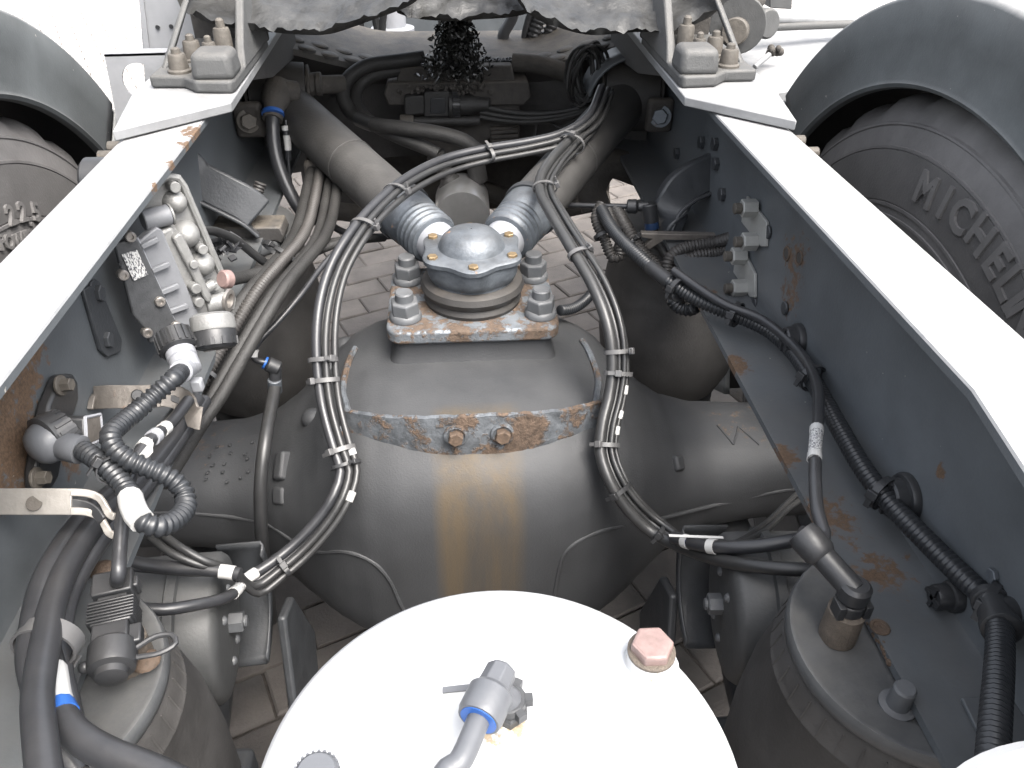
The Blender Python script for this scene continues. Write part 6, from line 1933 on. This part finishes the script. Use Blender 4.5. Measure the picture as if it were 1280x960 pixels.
for p in [(-0.4688, 0.4485, 1.0354), (-0.4477, 0.4485, 1.0365)]:
    b = MB().rcyl(p, Vector(p)+Vector((0, -0.001, 0)), 0.0035, 0.0002, 10)
    b.build("square_hole", "plastic_black", pn)

# ================================================================== RIGHT: PALE TANK AND PIPES IN THE BACKGROUND
tk = thing("side_tank", "pale rounded side tank beyond the right fifth wheel foot", "tank", (0.95, 1.0, 0.30))
rows = []
for y in (0.70, 0.72, 0.76, 1.40, 1.43, 1.44):
    k = {0.70: 0.6, 0.72: 0.9, 0.76: 1.0, 1.40: 1.0, 1.43: 0.9, 1.44: 0.6}[y]
    ring = []
    for i in range(48):
        a = 2*math.pi*i/48
        c_, s_ = math.cos(a), math.sin(a)
        ring.append(Vector((0.86+0.38*k*math.copysign(abs(c_)**0.55, c_), y, 0.62+0.26*k*math.copysign(abs(s_)**0.55, s_))))
    rows.append(ring)
b = MB().grid(rows, True)
b.f.append(tuple(range(48)))
b.f.append(tuple(range(len(b.v)-48, len(b.v))))
b.build("shell", "plate_paint", tk, smooth=40)
b = MB().rcyl(Vector((0.6281, 0.7743, 0.8850)), Vector((0.6649, 0.7971, 0.9050)), 0.006, 0.001, 12)
b.build("bleed_pipe", "plate_paint", tk)
b = MB()
for k in range(10):
    b.ball(Vector((0.6763, 0.8117, 0.9080))+Vector((random.gauss(0, .007), random.gauss(0, .005), random.gauss(0, .003))), random.uniform(.006, .009), 8, 6)
b.build("taped_end", "grime", tk)
gr = thing("linkage", "grey pivot plate and rods beyond the right fifth wheel foot", "linkage", (0.6079, 0.8000, 0.9176))
b = MB().lathe([(0.055, 0), (0.055, 0.012)], (0.5581, 0.7200, 0.9776), (0.3, 1, 0), 28)
b.build("pivot_plate", "cast_paint", gr, bevel=0.002)
b = MB().rcyl(Vector((0.5398, 0.6800, 0.9742)), Vector((0.5738, 0.7600, 0.9605)), 0.026, 0.003, 24)
b.build("pivot_pin", "bolt_dirty", gr)
b = MB().rcyl(Vector((0.6482, 0.9000, 0.9511)), Vector((0.6914, 0.9000, 0.9508)), 0.014, 0.002, 16)
b.rcyl(Vector((0.6465, 0.8600, 0.9557)), Vector((0.6615, 0.8200, 0.9603)), 0.030, 0.004, 22)
b.build("rod_end", "cast_paint", gr)
b = MB().cyl(Vector((0.6966, 0.9500, 0.9478)), Vector((0.9731, 1.0500, 0.9167)), 0.012, 0.012, 14)
b.build("rod", "plate_paint", gr)
b = MB().cyl(Vector((0.7062, 0.9500, 0.9277)), Vector((0.9394, 1.0200, 0.9192)), 0.009, 0.009, 14)
b.build("rod", "cast_paint", gr)
b = MB().rcyl(Vector((0.6483, 1.0500, 0.9464)), Vector((0.7501, 1.1500, 0.9530)), 0.022, 0.002, 16)
b.rcyl(Vector((0.6885, 1.0800, 0.9478)), Vector((0.7100, 1.1000, 0.9511)), 0.028, 0.002, 16)
b.build("dark_coupling", "grime", gr)
b = MB().slab([Vector(p) for p in [(0.7871, 1.2000, 0.9950), (0.8483, 1.2000, 0.9948), (0.8613, 1.2000, 0.9182), (0.8021, 1.2000, 0.9222)]], (0, 0.08, 0))
b.build("post", "cast_paint", gr, bevel=0.003)

# ================================================================== SEEN PAST THE CROSS MEMBER
bk = thing("far_fittings", "small pale fittings lit beyond the cross member, left of the grease", "fittings", (-0.1994, 1.2500, 0.8195))
b = MB().lathe([(0.05, 0), (0.055, 0.01), (0.055, 0.03), (0.035, 0.034), (0.033, 0.08)], Vector((-0.1526, 1.2500, 0.8423)), (0, 0, 1), 20)
b.build("reservoir_cap", "plastic_pale", bk)
for p in [(-0.2513, 1.2000, 0.8463), (-0.2093, 1.2000, 0.8497)]:
    b = MB().rcyl(p, Vector(p)+Vector((0, -0.05, -0.01)), 0.016, 0.003, 16)
    b.build("nipple", "zinc", bk)
for q in ([(-0.1655, 1.1800, 0.8387), (-0.1742, 1.1800, 0.8760), (-0.1664, 1.1800, 0.9213)], [(-0.2291, 1.1800, 0.8355), (-0.2288, 1.1800, 0.8763), (-0.2212, 1.1800, 0.9126)], [(-0.1935, 1.1800, 0.8352), (-0.1859, 1.1800, 0.8761), (-0.1900, 1.1800, 0.9160)], [(-0.2719, 1.1800, 0.8396), (-0.2648, 1.1800, 0.8674), (-0.2674, 1.1800, 0.9128)]):
    b = MB().tube(spline([Vector(p) for p in q], 0.02), 0.009, 10)
    b.build("lead", "cable_dusty", bk)
b = MB().box((0.0, 1.45, 0.80), (0.78, 0.10, 0.22))
o = b.build("far_cross_member", "rail_paint", bevel=0.004)
tag(o, "far blue-grey cross member seen beyond the fifth wheel", "cross member")
for k, (q, r, lab) in enumerate((([(0.1179, 0.9500, 0.8811), (0.1088, 0.9500, 0.9132), (0.1281, 0.9500, 0.9508), (0.1365, 0.9500, 0.9861)], 0.013, "grey hose rising left of the corrugated ones behind the fifth wheel"), ([(0.1721, 0.9500, 0.8807), (0.1750, 0.9500, 0.9127), (0.1882, 0.9500, 0.9505), (0.1939, 0.9500, 0.9938)], 0.017, "left corrugated blue-grey hose behind the fifth wheel"), ([(0.2011, 0.9500, 0.8805), (0.2073, 0.9500, 0.9125), (0.2203, 0.9500, 0.9454), (0.2328, 0.9500, 0.9857)], 0.014, "right corrugated blue-grey hose behind the fifth wheel"), ([(0.2158, 0.9500, 0.8769), (0.2309, 0.9500, 0.9073), (0.2457, 0.9500, 0.9371), (0.2616, 0.9500, 0.9728)], 0.007, "thin hose right of the corrugated ones behind the fifth wheel"), ([(0.1594, 0.9500, 0.8808), (0.1570, 0.9500, 0.9128), (0.1669, 0.9500, 0.9539), (0.1767, 0.9500, 0.9859)], 0.008, "thin hose left of the corrugated ones behind the fifth wheel"))):
    cable("air_hose", [Vector(p) for p in q], r, lab, "tie_grey", "hose", 12, ribbed=(k in (1, 2)), group="hoses rising behind the fifth wheel", pitch=0.009)

# ================================================================== WHITE COVER IN THE LOWER RIGHT CORNER
p0, p1 = Vector((0.2036, -0.7439, 0.9500)), Vector((0.2491, -0.7298, 0.9500))
m_ = (p0+p1)/2
n_ = Vector((p1.y-p0.y, -(p1.x-p0.x), 0)).normalized()
if n_.y > 0:
    n_ = -n_
rc_ = 0.11
cc_ = m_+n_*math.sqrt(rc_**2-((p1-p0).length/2)**2)
b = MB().lathe([(rc_-0.01, -0.16), (rc_, -0.15), (rc_, -0.006), (rc_-0.006, 0.0), (rc_*0.5, 0.004), (0.001, 0.005)], cc_, (0, 0, 1), 64)
o = b.build("corner_cover", "white_paint")
tag(o, "white rounded cover just entering the lower right corner", "cover")
